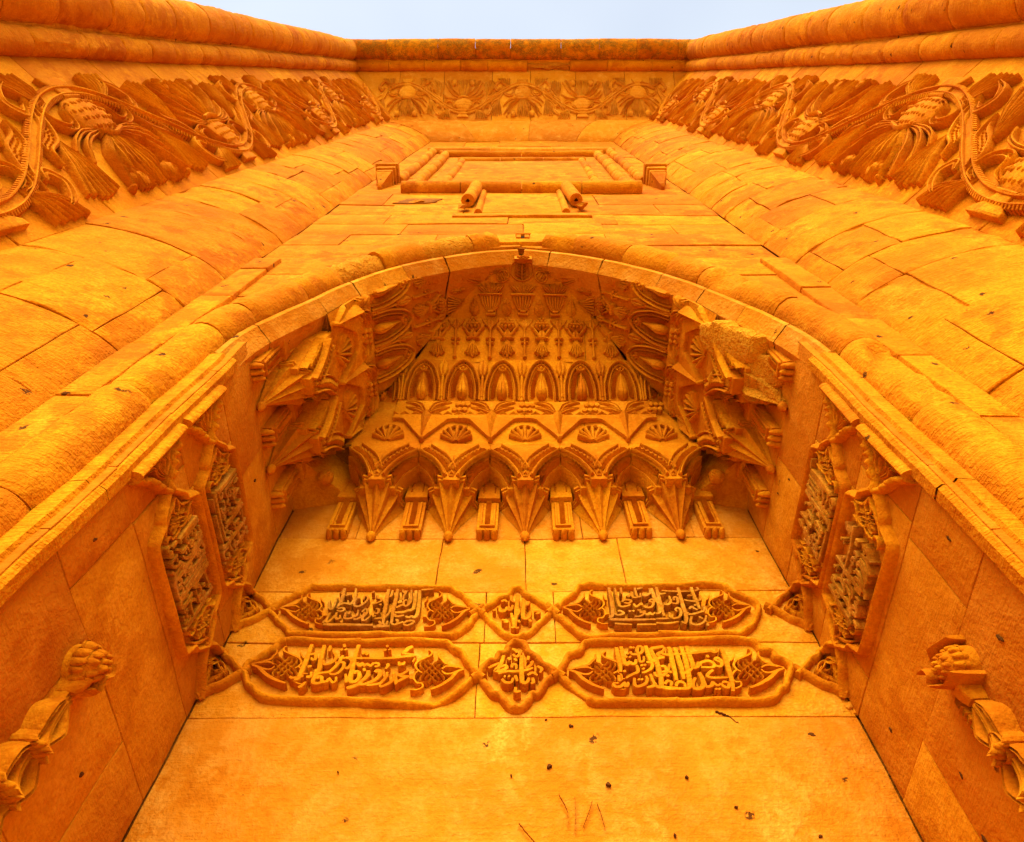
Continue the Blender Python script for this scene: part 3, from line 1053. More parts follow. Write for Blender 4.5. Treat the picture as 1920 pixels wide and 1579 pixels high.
def cross_post(parent, ch, c, L):
    mb = MB()
    loft(mb, ch, [(c, .05 * L), (c, .4 * L), (c, .74 * L)], .0085, .022, ROUND)
    loft(mb, ch, [(c - .024, .48 * L), (c + .024, .48 * L)], .008, .026, ROUND)
    for s_ in (-1, 1):
        knob(mb, ch, c + s_ * .020, .48 * L, .010, .026, n=8, k=3)
        knob(mb, ch, c + s_ * .014, .385 * L, .010, .022, n=8, k=3)
    knob(mb, ch, c, .06 * L, .014, .024, n=8, k=3)
    loft(mb, ch, [(c, .72 * L), (c, .80 * L), (c, .88 * L), (c, .97 * L)], [.010, .024, .020, .003], [.016, .02, .018, .008], VEIN)
    for s_ in (-1, 1):
        loft(mb, ch, catmull([(c, .74 * L), (c + s_ * .03, .83 * L), (c + s_ * .05, .95 * L)], 3), .005, .014, ROUND)
    mb.build("cross_post", M_CARVE, parent, 45)
bw4 = .215
for k in range(-2, 4):
    bouquet(hood, R4.back, (k - .5) * bw4 + .02, R4.Lb, 1.05)
for k in range(-2, 3):
    cross_post(hood, R4.back, k * bw4 + .02, R4.Lb)
for sg in (-1, 1):
    ch = R4.side(sg)
    for c in (1.09, 1.27, 1.45):
        bouquet(hood, ch, c, R4.Ls, .9)
    for c in (1.18, 1.36):
        cross_post(hood, ch, c, R4.Ls)

# ---------------------------------------------------------------- tier with goblets
def goblet(parent, ch, c, L, k=1.0):
    mb = MB()
    for i in range(-3, 4):
        loft(mb, ch, [(c + i * .0075 * k, .20 * L), (c + i * .016 * k, .40 * L), (c + i * .0195 * k, .60 * L)], [.005 * k, .009 * k, .010 * k], [.022, .026 - .002 * abs(i), .024 - .002 * abs(i)], ROUND)
    loft(mb, ch, [(c - .030 * k, .10 * L), (c + .030 * k, .10 * L)], .012, .026, ROUND)
    loft(mb, ch, [(c - .018 * k, .17 * L), (c + .018 * k, .17 * L)], .010, .03, ROUND)
    bowl = mb.build("goblet", M_CARVE, parent, 45)
    mb = MB(); loft(mb, ch, [(c - .074 * k, .635 * L), (c + .074 * k, .635 * L)], .009, .034, ROUND)
    mb.build("rim", M_CARVE, bowl, 45)
    mb = MB()
    for i in range(-3, 4):
        loft(mb, ch, catmull([(c + i * .010 * k, .67 * L), (c + i * .020 * k, .80 * L), (c + i * .028 * k, (.97 - .02 * abs(i)) * L)], 3), [.008, .012 * k, .003], [.022, .026, .012], VEIN)
    mb.build("lotus", M_CARVE, bowl, 45)
def drop_leaf(parent, ch, c, L, k=1.0, name="drop_leaf"):
    mb = MB()
    loft(mb, ch, [(c, .06 * L), (c, .15 * L), (c, .28 * L), (c, .42 * L), (c, .56 * L)], [.010, .030 * k, .033 * k, .020 * k, .003], [.014, .022, .024, .02, .01], ROUND)
    loft(mb, ch, [(c, .08 * L), (c, .3 * L), (c, .50 * L)], .0025, .030, ROUND)
    for j in range(4):
        for s_ in (-1, 1):
            loft(mb, ch, [(c, (.12 + .08 * j) * L), (c + s_ * .018 * k, (.18 + .08 * j) * L)], .0025, .026, ROUND)
    mb.build(name, M_CARVE, parent, 45)
for k in range(-1, 2):
    goblet(hood, R5.back, k * .205 + .01, R5.Lb, 1.0)
for k in (-2, -1, 0, 1):
    drop_leaf(hood, R5.back, (k + .5) * .205 + .01, R5.Lb, 1.0)
def sheaf(parent, ch, c, L, k=1.0):
    """a bundle tied in the middle, spreading to both ends"""
    mb = MB()
    for i in range(-3, 4):
        loft(mb, ch, catmull([(c + i * .022 * k, .06 * L), (c + i * .010 * k, .34 * L), (c + i * .006 * k, .46 * L), (c + i * .012 * k, .62 * L), (c + i * .024 * k, .95 * L)], 3), [.008 * k, .006, .004, .007, .010 * k], [.02, .026, .024, .026, .018], ROUND)
    b = mb.build("sheaf", M_CARVE, parent, 45)
    mb = MB(); loft(mb, ch, [(c - .028 * k, .46 * L), (c + .028 * k, .46 * L)], .011, .036, ROUND); mb.build("tie", M_CARVE, b, 45)
for sg in (-1, 1):
    ch = R5.side(sg)
    sheaf(hood, ch, 1.115, R5.Ls, .95); sheaf(hood, ch, 1.30, R5.Ls, .95)
    drop_leaf(hood, ch, 1.205, R5.Ls, .9)

# ---------------------------------------------------------------- crown: palmettes
def palmette(parent, ch, c, t, rs_, rt_, ang=0.0, name="palmette", n=5):
    ca, sa = math.cos(ang), math.sin(ang)
    def P(x, y):
        return (c + x * ca - y * sa, t + x * sa + y * ca)
    mb = MB()
    ring = [P(rs_ * math.cos(a) * (1 - .25 * max(0, math.sin(a)) ** 3), rt_ * math.sin(a)) for a in np.linspace(0, 2 * math.pi, 24, endpoint=False)]
    loft(mb, ch, ring, .005, .016, ROUND, closed=True)
    loft(mb, ch, [P(0, -rt_ * .9), P(0, 0), P(0, rt_ * .85)], [.004, .006, .002], [.02, .022, .012], ROUND)
    for i in range(n):
        y0 = rt_ * (-.75 + 1.25 * i / n)
        for s_ in (-1, 1):
            loft(mb, ch, catmull([P(0, y0), P(s_ * rs_ * .45, y0 + rt_ * .28), P(s_ * rs_ * .66 * (1 - .4 * i / n), y0 + rt_ * .52)], 3), [.003, .008, .003], [.014, .02, .01], VEIN)
    return mb.build(name, M_CARVE, parent, 45)
palmette(hood, R6.back, .005, R6.Lb * .50, .072, R6.Lb * .46)
palmette(hood, R6.back, -.115, R6.Lb * .22, .038, .035, .5, "leaf", 4)
palmette(hood, R6.back, .125, R6.Lb * .22, .038, .035, -.5, "leaf", 4)
for sg in (-1, 1):
    palmette(hood, R6.side(sg), 1.11, R6.Ls * .52, .034, .085, 0.0, "leaf", 5)
    palmette(hood, R6.side(sg), 1.165, R6.Ls * .25, .022, .05, 0.3, "leaf", 4)
# keystone boss
KEY = lambda s, t, h: np.stack([s + .012, 1.03 - h * .6, t - h * .8], 1)
mb = MB()
plate(mb, KEY, [(-.055, 4.49), (.055, 4.49), (.055, 4.575), (-.055, 4.575)], .02, bev=.006, base=-.06)
kb = mb.build("keystone", M_CARVE, hood, 30)
mb = MB()
for i in range(8):
    a = i * math.pi / 4
    knob(mb, KEY, .030 * math.cos(a), 4.532 + .026 * math.sin(a), .014, .042, n=8, k=3)
knob(mb, KEY, 0, 4.532, .018, .056, n=10, k=4)
mb.build("rosette", M_CARVE, kb, 45)

# ---------------------------------------------------------------- second tier: shells, small pendants, stepped band
def tier2(ch, L, centres, bw, lo, hi):
    for i, c in enumerate(centres):
        mb = MB()
        kite = [(c, .03 * L), (c + .17 * bw, .27 * L), (c + .33 * bw, .49 * L), (c + .40 * bw, .515 * L), (c + .5 * bw, .515 * L), (c + .5 * bw, .62 * L), (c - .5 * bw, .62 * L), (c - .5 * bw, .515 * L), (c - .40 * bw, .515 * L), (c - .33 * bw, .49 * L), (c - .17 * bw, .27 * L)]
        plate(mb, ch, kite, .026, bev=.004, split=3)
        fan = mb.build("small_squinch", M_CARVE, hood, 30)
        mb = MB()
        loft(mb, ch, [(c, .045 * L), (c, .3 * L), (c, .60 * L)], [.008, .022, .038], [.034, .046, .060], RIDGE)
        mb.build("small_pendant", M_CARVE, fan, 25)
        mb = MB(); knob(mb, ch, c, .035 * L, .014, .040, n=10, k=4); mb.build("finial", M_CARVE, fan, 45)
        # wavy lip
        mb = MB()
        lip = []
        for k in range(25):
            x = -.5 + k / 24
            lip.append((c + x * bw, (.615 + .018 * math.cos(x * math.pi * 12)) * L))
        loft(mb, ch, lip, .009, [.034 + .008 * math.cos((-.5 + k / 24) * math.pi * 12) for k in range(25)], ROUND)
        mb.build("scalloped_lip", M_CARVE, fan, 45)
        # band above: pair of curved leaves and little stepped blocks
        mb = MB()
        plate(mb, ch, [(c - .5 * bw, .63 * L), (c + .5 * bw, .63 * L), (c + .5 * bw, .985 * L), (c - .5 * bw, .985 * L)], .018, bev=.004, split=4)
        bd = mb.build("upper_band", M_CARVE, hood, 30)
        mb = MB()
        for s_ in (-1, 1):
            loft(mb, ch, catmull([(c + s_ * .010, .66 * L), (c + s_ * .10 * bw, .80 * L), (c + s_ * .22 * bw, .89 * L), (c + s_ * .36 * bw, .92 * L)], 3), [.010, .020, .018, .004], [.032, .044, .038, .026], VEIN)
            loft(mb, ch, catmull([(c + s_ * .015, .65 * L), (c + s_ * .16 * bw, .72 * L), (c + s_ * .34 * bw, .80 * L)], 3), [.010, .018, .004], [.034, .040, .026], VEIN)
        mb.build("leaf_pair", M_CARVE, bd, 45)
        mb = MB()
        for jx in range(-1, 2):
            for jz in range(2):
                cx_, cz_ = c + .5 * bw + jx * .030 + (.015 if jz else 0), (.72 + .13 * jz) * L
                hexa = [(cx_ + .0165 * math.cos(a), cz_ + .020 * math.sin(a)) for a in [math.pi / 6 + q * math.pi / 3 for q in range(6)]]
                plate(mb, ch, hexa, .034, bev=.004, dome=.006)
        mb.build("stepped_cubes", M_CARVE, bd, 30)
    for c in list(centres) + [centres[0] - bw, centres[-1] + bw]:
        cc = c + .5 * bw
        if not (lo < cc < hi):
            continue
        mb = MB()
        for i in range(7):
            a = math.radians(28 + 124 * i / 6)
            r1 = .070 + .050 * math.sin(a)
            loft(mb, ch, [(cc + .012 * math.cos(a), .02 * L + .012 * math.sin(a)), (cc + r1 * .6 * math.cos(a), .02 * L + r1 * .65 * math.sin(a)), (cc + r1 * math.cos(a), .02 * L + r1 * 1.1 * math.sin(a))], [.004, .010, .0115], [.014, .026, .030], ROUND)
        edge = [(cc + .088 * math.cos(a), .02 * L + .142 * math.sin(a) + .004 * math.cos(a * 14)) for a in np.linspace(math.radians(20), math.radians(160), 30)]
        loft(mb, ch, edge, .004, .020, ROUND)
        mb.build("shell", M_CARVE, hood, 45)
BAY = .372; C0 = .022
tier2(R2.back, R2.Lb, [C0 + BAY * (k + .5) for k in (-2, -1, 0, 1)], BAY, -.95, .95)
for sg in (-1, 1):
    tier2(R2.side(sg), R2.Ls, [1.115, 1.43, 1.745], .315, 1.0, 1.75)

# ---------------------------------------------------------------- first tier: big pendants, squinch fans, pilasters
SP = Row(1)
def wall_b(s, t, h): return C_back(s, t, h)
def wall_s(sg): return C_left if sg < 0 else C_right
def pendant(to3, c, damaged=False, k=1.0):
    """to3(along, out, z): a faceted half cone, its tip against the wall"""
    mb = MB()
    lv = [(2.875, .012, .020), (2.893, .016, .030), (2.975, .052, .085), (3.06, .098, .150), (3.11, .122, .190), (3.135, .127, .198)]
    na = 13
    V = []
    for z, rw, out in lv:
        for i in range(na):
            a = math.pi * i / (na - 1)
            q = 1.0 if i % 2 == 0 else .74
            if i % 4 == 2: q = .95
            al = c + rw * k * math.cos(a) * q
            ot = .004 + out * math.sin(a) * q
            V.append(to3(al, ot, z))
    f = []
    for j in range(len(lv) - 1):
        for i in range(na - 1):
            x = j * na + i
            f.append((x, x + 1, x + na + 1, x + na))
    f.append(tuple(range((len(lv) - 1) * na, len(lv) * na)))
    mb.add(V, f)
    if damaged:
        r = random.Random(5)
        v = mb.v[0]
        for i in range(len(v)):
            if v[i][2] > 2.93:
                v[i] = v[i] + np.array([r.uniform(0, .05), r.uniform(-.02, .02), r.uniform(-.02, .0)])
    p = mb.build("pendant", M_BROKEN if damaged else M_CARVE, hood, 12)
    mb = MB()
    V = []; nn_ = 10; kk = 7
    for j in range(kk):
        b = -math.pi / 2 + math.pi * j / (kk - 1)
        for i in range(nn_):
            a = 2 * math.pi * i / nn_
            rr = .024 * math.cos(b)
            V.append(to3(c + rr * math.cos(a), .020 + rr * math.sin(a), 2.866 + .030 * math.sin(b) - (.008 if j == 0 else 0)))
    mb.add(V, [(j * nn_ + i, j * nn_ + (i + 1) % nn_, (j + 1) * nn_ + (i + 1) % nn_, (j + 1) * nn_ + i) for j in range(kk - 1) for i in range(nn_)])
    mb.build("finial", M_CARVE, p, 50)
    if not damaged:
        # stepped rim
        mb = MB()
        for z, g_ in ((3.128, 1.05), (3.142, 1.12)):
            V = []
            for i in range(na):
                a = math.pi * i / (na - 1); q = (1.0 if i % 2 == 0 else .84) * g_
                V += [to3(c + .127 * k * math.cos(a) * q, .004 + .198 * math.sin(a) * q, z - .006), to3(c + .127 * k * math.cos(a) * q, .004 + .198 * math.sin(a) * q, z + .008)]
            mb.add(V, [(2 * i, 2 * i + 2, 2 * i + 3, 2 * i + 1) for i in range(na - 1)] + [tuple(2 * i for i in range(na - 1, -1, -1))])
        mb.build("rim", M_CARVE, p, 20)
    return p

def fan(ch, c, bw, L, deep, cut=None):
    """the squinch fan above a pendant: two layers bounded by the half arches on either side"""
    apex = .74 * L
    def half(s_, w0, top, n=9):
        x0, x1 = c + s_ * w0, c + s_ * .5 * bw
        return catmull([(x0, -.004), (x0 + s_ * .010, .20 * top), (x0 + (x1 - x0) * .42, .62 * top), (x1 - s_ * .012, .93 * top), (x1, top)], 3)
    for (w0, top, h0, nm) in ((.040, apex, 0.0, "squinch"), (.088, apex * .80, -.055, "inner_squinch")):
        l, r = half(-1, w0, top), half(1, w0, top)
        poly = [tuple(p) for p in r] + [(c + .5 * bw, L), (c - .5 * bw, L)] + [tuple(p) for p in l[::-1]]
        mb = MB(); plate(mb, ch, poly, h0, bev=.004, base=h0 - (.06 if h0 == 0 else deep))
        o = mb.build(nm, M_CARVE, hood, 30)
        if h0 == 0: main = o
        for s_, e in ((-1, l), (1, r)):
            mb = MB()
            off = lambda d: np.stack([e[:, 0] - s_ * d * .8, e[:, 1] + d * .75], 1)[1:]
            if h0 == 0:
                loft(mb, ch, off(.008), .0070, .026, ROUND)
                loft(mb, ch, off(.020), .0040, .012, ROUND)
                loft(mb, ch, off(.078), .0060, .020, ROUND)
                ticks(mb, ch, off(.042), .026, .032, s_ * -.75, .0090, .024)
                ticks(mb, ch, off(.043), .026, .032, s_ * .75, .0090, .024)
            else:
                loft(mb, ch, off(.008), .004, h0 + .010, ROUND, base=h0 - .01)
                ticks2 = off(.024)
                ticks(mb, ch, ticks2, .026, .032, s_ * -.7, .0085, .022, lift=h0)
                ticks(mb, ch, ticks2, .026, .032, s_ * .7, .0085, .022, lift=h0)
            mb.build("leaf_band", M_CARVE, o, 45)
    mb = MB()      # palm fan in the middle of the main layer
    for i in range(-2, 3):
        loft(mb, ch, catmull([(c + i * .004, .06 * L), (c + i * .014, .34 * L), (c + i * .032, (.62 - .03 * abs(i)) * L)], 3), [.003, .007, .003], [.006, .012, .006], VEIN)
    mb.build("palm_leaf", M_CARVE, main, 45)
    return main

def pilaster(ch, c, k=1.0):
    z0 = 2.865
    mb = MB()
    w = .052 * k
    plate(mb, ch, [(c - w, z0 + .025), (c + w, z0 + .025), (c + w, 3.14), (c - w, 3.14)], .040, bev=.004, split=2)
    p = mb.build("pilaster", M_CARVE, hood, 30)
    mb = MB()
    for s_ in (-1, 1):
        loft(mb, ch, [(c + s_ * w * .62, z0 + .05), (c + s_ * w * .62, 3.12)], .006, .052, FLAT)
    loft(mb, ch, [(c - w * .7, z0 + .05), (c + w * .7, z0 + .05)], .006, .053, FLAT)
    mb.build("border", M_CARVE, p, 30)
    mb = MB()
    for i in range(13):
        loft(mb, ch, [(c - .012, z0 + .078 + i * .0155), (c + .012, z0 + .084 + i * .0155)], .0055, .058, ROUND)
    mb.build("bead_string", M_CARVE, p, 45)
    for i in (-1, 0, 1):
        mb = MB(); knob(mb, ch, c + i * w * .68, z0 + .008, w * .34, .058, rt=.020, n=10, k=4); mb.build("base_ball", M_CARVE, p, 45)
    mb = MB()
    hd = [(c - w * 1.12, 3.145), (c + w * 1.12, 3.145), (c + w * .98, 3.30), (c + w * .55, 3.36), (c - w * .55, 3.36), (c - w * .98, 3.30)]
    plate(mb, ch, hd, .066, bev=.006, split=2)
    cp = mb.build("capital", M_CARVE, p, 30)
    mb = MB()
    loft(mb, ch, [(c - w * .55, 3.195), (c - w * .55, 3.27), (c - w * .28, 3.315), (c + w * .28, 3.315), (c + w * .55, 3.27), (c + w * .55, 3.195)], .006, .076, ROUND)
    mb.build("niche_line", M_CARVE, cp, 45)
    return p

# back
for k in range(-2, 3):
    c = C0 + BAY * k
    pendant(lambda al, ot, z: np.array([al, D - ot, z]), c)
    fan(SP.back, c, BAY, SP.Lb, .22)
for k in range(-3, 3):
    c = C0 + BAY * (k + .5)
    if k == -3: c += .02
    if k == 2: c -= .02
    pilaster(C_back, c, 1.0 if -3 < k < 2 else .95)
# sides
for sg in (-1, 1):
    to3 = lambda al, ot, z, s_=sg: np.array([s_ * (HW - ot * .9), al, z])
    for i, c in enumerate((1.305, 1.62)):
        pendant(to3, c, damaged=(sg > 0 and i == 0), k=.92)
        fan(SP.side(sg), c, .315, SP.Ls, .20)
    for c in (1.145, 1.465, 1.79):
        pilaster(wall_s(sg), c, .85)
    mb = MB()
    a_, b_ = (sg * 1.17, 1.70), (sg * .86, 2.005)
    V = [(a_[0], a_[1], 3.20), (b_[0], b_[1], 3.20), (b_[0], b_[1], 3.46), (a_[0], a_[1], 3.46), (sg * 1.17, 2.01, 3.12)]
    mb.add(V, [(0, 1, 2, 3), (0, 4, 1)]); mb.build("corner_stone", M_CARVE, hood, 30)
    # small rosette ball in the corner
    mb = MB()
    CR = lambda s, t, h, s_=sg: np.stack([s_ * (1.005 - h * .6 + s * .7), 1.850 - h * .6 - s * .7 * 1.0, t], 1)
    knob(mb, CR, 0, 3.19, .044, .045, n=14, k=6)
    rb = mb.build("corner_boss", M_CARVE, hood, 50)
    mb = MB()
    for i in range(5):
        a = i * 2 * math.pi / 5
        loft(mb, CR, [(0, 3.19), (.020 * math.cos(a), 3.19 + .020 * math.sin(a)), (.044 * math.cos(a), 3.19 + .044 * math.sin(a))], [.004, .015, .004], [.056, .050, .02], VEIN)
    mb.build("petal", M_CARVE, rb, 45)

# the broken shoulder of the hood on the right: a raw, torn face of stone
def shard(cx_, cy_, cz_, sx, sy, sz, seed, name, parent):
    r = random.Random(seed)
    import bmesh
    bm = bmesh.new()
    bmesh.ops.create_icosphere(bm, subdivisions=3, radius=1.0)
    pl = [(Vector((r.uniform(-1, 1), r.uniform(-1, 1), r.uniform(-1, 1))).normalized(), r.uniform(.30, .62)) for _ in range(12)]
    V = []
    for v in bm.verts:
        p = v.co.copy()
        for n_, d_ in pl:
            e = p.dot(n_)
            if e > d_: p -= n_ * (e - d_)
        p *= 1 + .03 * math.sin(9 * p.x + 7 * p.z + seed)
        V.append((cx_ + p.x * sx, cy_ + p.y * sy, cz_ + p.z * sz))
    F = [tuple(x.index for x in f_.verts) for f_ in bm.faces]
    bm.free()
    mb = MB(); mb.add(V, F)
    return mb.build(name, M_BROKEN, parent, 25)
def C_torn(s, t, h):
    return np.stack([1.005 - h - .55 * (t - 3.25), s, t], 1)
mb = MB()
tor = [(1.065, 3.10), (1.15, 3.07), (1.23, 3.15), (1.27, 3.29), (1.21, 3.40), (1.11, 3.44), (1.065, 3.33)]
plate(mb, C_torn, jag(tor, .012, random.Random(4), .025), .028, bev=.022, base=-.16)
mb.build("torn_shoulder", M_BROKEN, hood, 25)
mb = MB()
tor = [(1.13, 2.99), (1.22, 2.93), (1.31, 3.00), (1.33, 3.10), (1.23, 3.16), (1.13, 3.10)]
plate(mb, C_torn, jag(tor, .010, random.Random(6), .03), .02, bev=.014, base=-.14)
mb.build("torn_shoulder", M_BROKEN, hood, 25)
shard(.955, 1.36, 3.33, .06, .08, .07, 12, "broken_shoulder", hood)
# ================================================================== inscription panels
def crop(ox, oy, sc_):
    return lambda x, y: (ox + x / sc_, oy + y / sc_)
K1, K2 = crop(500, 1085, 9.6), crop(700, 1085, 9.6)
K3, K4 = crop(450, 1190, 8.348), crop(670, 1190, 8.348)
K5 = crop(890, 1090, 6.32)
K6, K7 = crop(1030, 1085, 9.6), crop(1230, 1085, 9.6)
K8, K9 = crop(1040, 1190, 8.348), crop(1260, 1190, 8.348)
def parse(txt, K):
    out = []
    for ln in txt.strip().split(';'):
        ln = ln.strip()
        if not ln: continue
        w = 1.0
        if ln[0] == '*':
            w = 1.35; ln = ln[1:]
        pts = [tuple(float(v) for v in q.split(',')) for q in ln.split()]
        out.append((w, [K(*p) for p in pts]))
    return out
T_A = parse("""1145,420 1130,480 1140,560 1175,580 1220,520 1270,400 1300,385;*1415,215 1385,340 1340,450 1275,560;1340,310 1390,260;
1620,215 1610,330 1570,430 1520,495 1480,480 1470,430;1340,500 1400,475 1470,495;1435,350 1490,320 1540,335;
1690,390 1630,390 1585,470 1600,530 1680,530 1780,470 1840,390 1810,345 1760,370 1755,415;1290,580 1340,560 1400,570 1390,610 1320,620 1270,600;
1150,640 1110,720 1080,790 1110,810 1180,760 1250,690;1270,640 1250,720 1280,760 1330,740 1330,690;1440,640 1410,740 1460,760 1560,740 1640,690 1660,600;
1510,620 1490,680;1570,770 1640,765 1740,710 1780,640;1730,640 1790,580 1830,620 1800,680 1740,740 1740,790 1800,780 1900,690;
*1030,850 1200,860 1500,865 1915,870;1060,770 1020,830;1340,800 1370,830""", K1) + parse("""0,300 25,265;80,330 100,390 150,400 160,440 100,470 0,500;
*290,230 260,350 240,500 210,640 190,760 170,860;360,250 340,330 310,380;*450,230 430,350 395,500 360,640 340,760 320,850;
540,240 570,290 615,260 560,360 550,430;700,240 695,350 690,440 650,500 590,540 555,500 570,440 620,430;
*780,250 770,370 750,500 720,590 640,610 560,640 450,650 400,650;*850,250 840,400 820,550 790,680 740,740 690,720 640,740 580,720;
400,680 400,720 470,720 560,700;880,240 1000,230 1100,225;480,440 510,460 480,480 460,460;420,570 480,540 530,520 600,530;130,500 155,525;
60,580 110,600 90,660 20,670;0,720 60,710;30,760 130,750 230,730 310,640;180,860 230,860 260,800;110,800 130,860 60,880;
320,850 380,870 480,840 540,820;400,780 440,800 420,850;540,850 600,810 700,800 720,830 640,880 560,880 540,850;*0,900 200,890 280,890""", K2)
T_C = parse("""*1075,230 1100,380 1130,550 1140,720 1100,770 1080,790;1180,240 1210,370 1240,500 1270,570 1340,580 1430,560 1460,540;1290,230 1297,350;
1310,500 1340,460 1470,470 1430,520 1340,510;1390,380 1430,400 1480,320 1500,400 1550,420 1600,410;1540,240 1560,330 1590,400 1640,400 1640,340;1580,260 1680,240;
1680,390 1760,380 1820,320 1800,250;*1840,250 1880,370 1920,500;1520,530 1560,580 1610,560 1660,520 1670,560;1710,570 1750,600 1840,590 1880,530 1880,460 1820,460 1810,490 1880,510;
1180,700 1220,730 1310,720 1340,690 1260,650 1240,670;1430,670 1470,655;1500,665 1530,650;1590,650 1640,640 1650,690 1720,660 1700,710 1640,750 1540,755;
1740,700 1770,730 1820,690 1850,730 1900,690;*1090,790 1200,810 1915,815;1180,880 1490,900;1580,900 1915,905""", K6) + parse("""*10,230 40,350 80,500 110,620 150,760;0,420 50,560 70,680 30,710 0,700;
100,290 350,297 640,295;60,350 130,345 180,335;*400,230 430,330 460,450 490,560 520,680 540,800 510,890 450,850;*640,220 670,320 710,420 750,520 780,620;740,220 760,260 700,290;
150,540 220,540 270,480 240,380;330,460 320,420 370,400 400,470 380,520 290,510 260,470;380,350 412,362;510,450 600,470 720,480 800,450 800,400;570,380 610,368 650,380;
590,620 640,580 680,610 740,640;570,680 570,720 680,710 770,680 860,650 860,560;240,690 250,770 310,800 400,780 450,700 430,620 380,600 350,640 380,670;
0,805 230,805;0,880 200,890 400,860;630,760 610,850 650,900 760,900 860,840 890,740;760,760 830,800;690,540 712,562;910,880 925,925""", K7)
T_B = parse("""*1130,180 1080,300 1020,450 960,600 920,700 880,740 850,740;770,700 830,720 990,690;1100,340 1170,330 1180,390 1140,430 1110,390;
*1320,190 1290,300 1250,440 1240,540 1200,640 1150,720 1130,790 1200,800 1280,780;1410,200 1390,290;1460,300 1500,370 1470,440 1390,490 1310,500 1300,430;
1622,180 1632,230;1570,260 1602,275;1640,258 1660,275;1600,360 1560,440 1500,520 1440,580 1380,620 1250,640 1160,670;
1480,480 1560,470 1620,480 1600,560 1520,640 1430,660 1390,640;*1850,190 1810,320 1770,470 1740,600 1710,700 1720,770 1790,770 1850,700 1850,620 1790,610 1790,650;
1640,550 1680,560 1740,460 1690,400;1600,400 1750,400 1915,408;1050,540 1120,520;1030,700 1100,690 1110,620;1190,580 1160,690;
1210,730 1220,690 1270,700 1270,770 1350,770 1380,720 1440,790 1490,750 1490,700;1820,470 1860,520 1920,500;1640,790 1650,750 1640,650;*1650,880 1750,850 1900,790;900,870 960,840 1020,780""", K3) + parse("""70,340 110,310 150,330 120,350;
458,200 466,232;420,268 444,280;488,262 504,275;*860,220 790,250 750,290 690,330;690,330 780,340 890,360 700,380 500,400 250,402 0,400;
0,510 70,480 100,520 140,490 200,520 240,480 320,480 320,520 260,530;640,460 650,510 690,490 700,510 730,460;450,490 470,510 430,570;90,560 105,602;
*160,590 150,660 90,730 0,800;*260,620 300,590 340,610 330,680 230,760 100,810 0,820;450,620 440,690 380,760 330,800 200,825 130,830;
780,600 700,650 620,670;620,670 700,690 790,690;790,690 700,730 620,770 590,800;550,620 560,700 530,760 420,830 350,850 340,820;580,700 590,770 590,820""", K4)
T_D = parse("""*955,260 980,400 1010,530 1020,640;*1030,250 1050,380 1080,500 1110,530 1160,490 1200,520 1250,510 1260,450;1162,255 1190,280;1208,258 1232,282;
1095,402 1118,424;1155,402 1178,424;1122,350 1142,370;1170,330 1200,370 1300,370 1360,320 1350,260 1300,250 1280,300 1310,430 1330,490 1380,470 1380,400;
*1410,240 1440,340 1480,440 1540,470 1600,430 1700,420;1700,420 1590,370 1680,320 1700,260;*1690,250 1560,270 1490,290 1530,380 1580,470 1610,600 1640,720 1650,840 1640,880 1600,890 1540,840 1480,680;
1420,490 1510,510 1500,580 1420,640 1350,660;1338,532 1362,552;1388,525 1408,548;1365,585 1385,605;1270,540 1290,600 1280,650 1200,680 1100,740;1068,615 1095,642;
910,830 930,870 1010,870 1080,810 1090,870 1130,850 1130,800;990,690 1000,790;1230,740 1240,860 1310,870 1400,830 1430,760 1410,710;1288,755 1312,775;1338,755 1358,775;
1420,900 1520,870 1560,820;1640,560 1700,560 1730,620 1660,650;1540,650 1580,710 1680,700 1760,610 1780,520;1778,635 1805,662;1738,695 1762,722;
*1770,260 1800,350 1830,500 1860,650 1880,780;1640,350 1750,380 1915,370;*1640,880 1750,900 1915,900;1700,840 1740,790 1800,810 1790,870""", K8) + parse("""*30,270 70,400 120,560 150,700 160,760;
*120,260 170,380 210,540 240,700 250,850 210,900 0,905;*210,250 250,370 300,520 310,580 380,570 390,500;0,380 200,370 400,350 540,330 600,330 640,350 680,330 680,290;
140,660 220,660 300,590;530,390 540,430;420,560 430,510 540,480 620,510 640,550 600,580 430,580;640,550 740,560 750,480 680,430 650,460 740,500;
*750,280 800,400 850,560 900,720 930,860 940,950;620,620 560,660 530,710 600,740 840,735;*400,660 440,730 470,830 430,900 330,900 300,830 340,740;
480,800 520,880 600,860 610,810 650,840 700,860 740,830;740,830 800,880 860,890 870,830 800,800 760,820;658,905 684,928;708,905 734,928;40,870 50,820 110,800 170,830 180,880;0,500 30,650 50,780""", K9)
T_M1 = parse("""*505,180 495,300 485,430 472,580;430,190 430,240 470,270;445,300 430,350 395,360 375,320;375,330 350,375 300,375 290,330 260,325;240,360 210,372;310,260 350,245 380,265;
*575,230 575,330 570,430 590,465 640,450 660,390;640,260 620,310;700,380 750,380 760,400 720,410;430,400 450,480 460,560 430,580;500,330 520,380 500,430;515,485 530,515;645,475 662,505;320,480 370,490 380,510 340,510;480,580 520,575""", K5)
T_M2 = parse("""*555,910 555,1050 555,1150 560,1230 610,1235 640,1180;*340,910 320,990 280,1060 240,1090 310,1095 380,1060 360,1030 310,1050;390,1100 450,1105 550,1100 640,1080 690,1060;
440,1060 450,1020 490,1030 490,1080;450,900 500,930 540,880 550,850;440,830 480,850 500,880;390,940 420,970;470,950 500,980;640,920 630,970;690,980 660,1030 600,1070;280,1130 340,1110 420,1100;
320,1190 360,1230 430,1230 450,1180;345,1160 365,1165;395,1155 415,1165;480,1150 500,1220;680,1180 690,1230 660,1250;480,1290 480,1340 540,1340;160,1060 220,1030 290,1000;740,1040 790,1070 770,1120;620,1150 680,1120 740,1150""", K5)
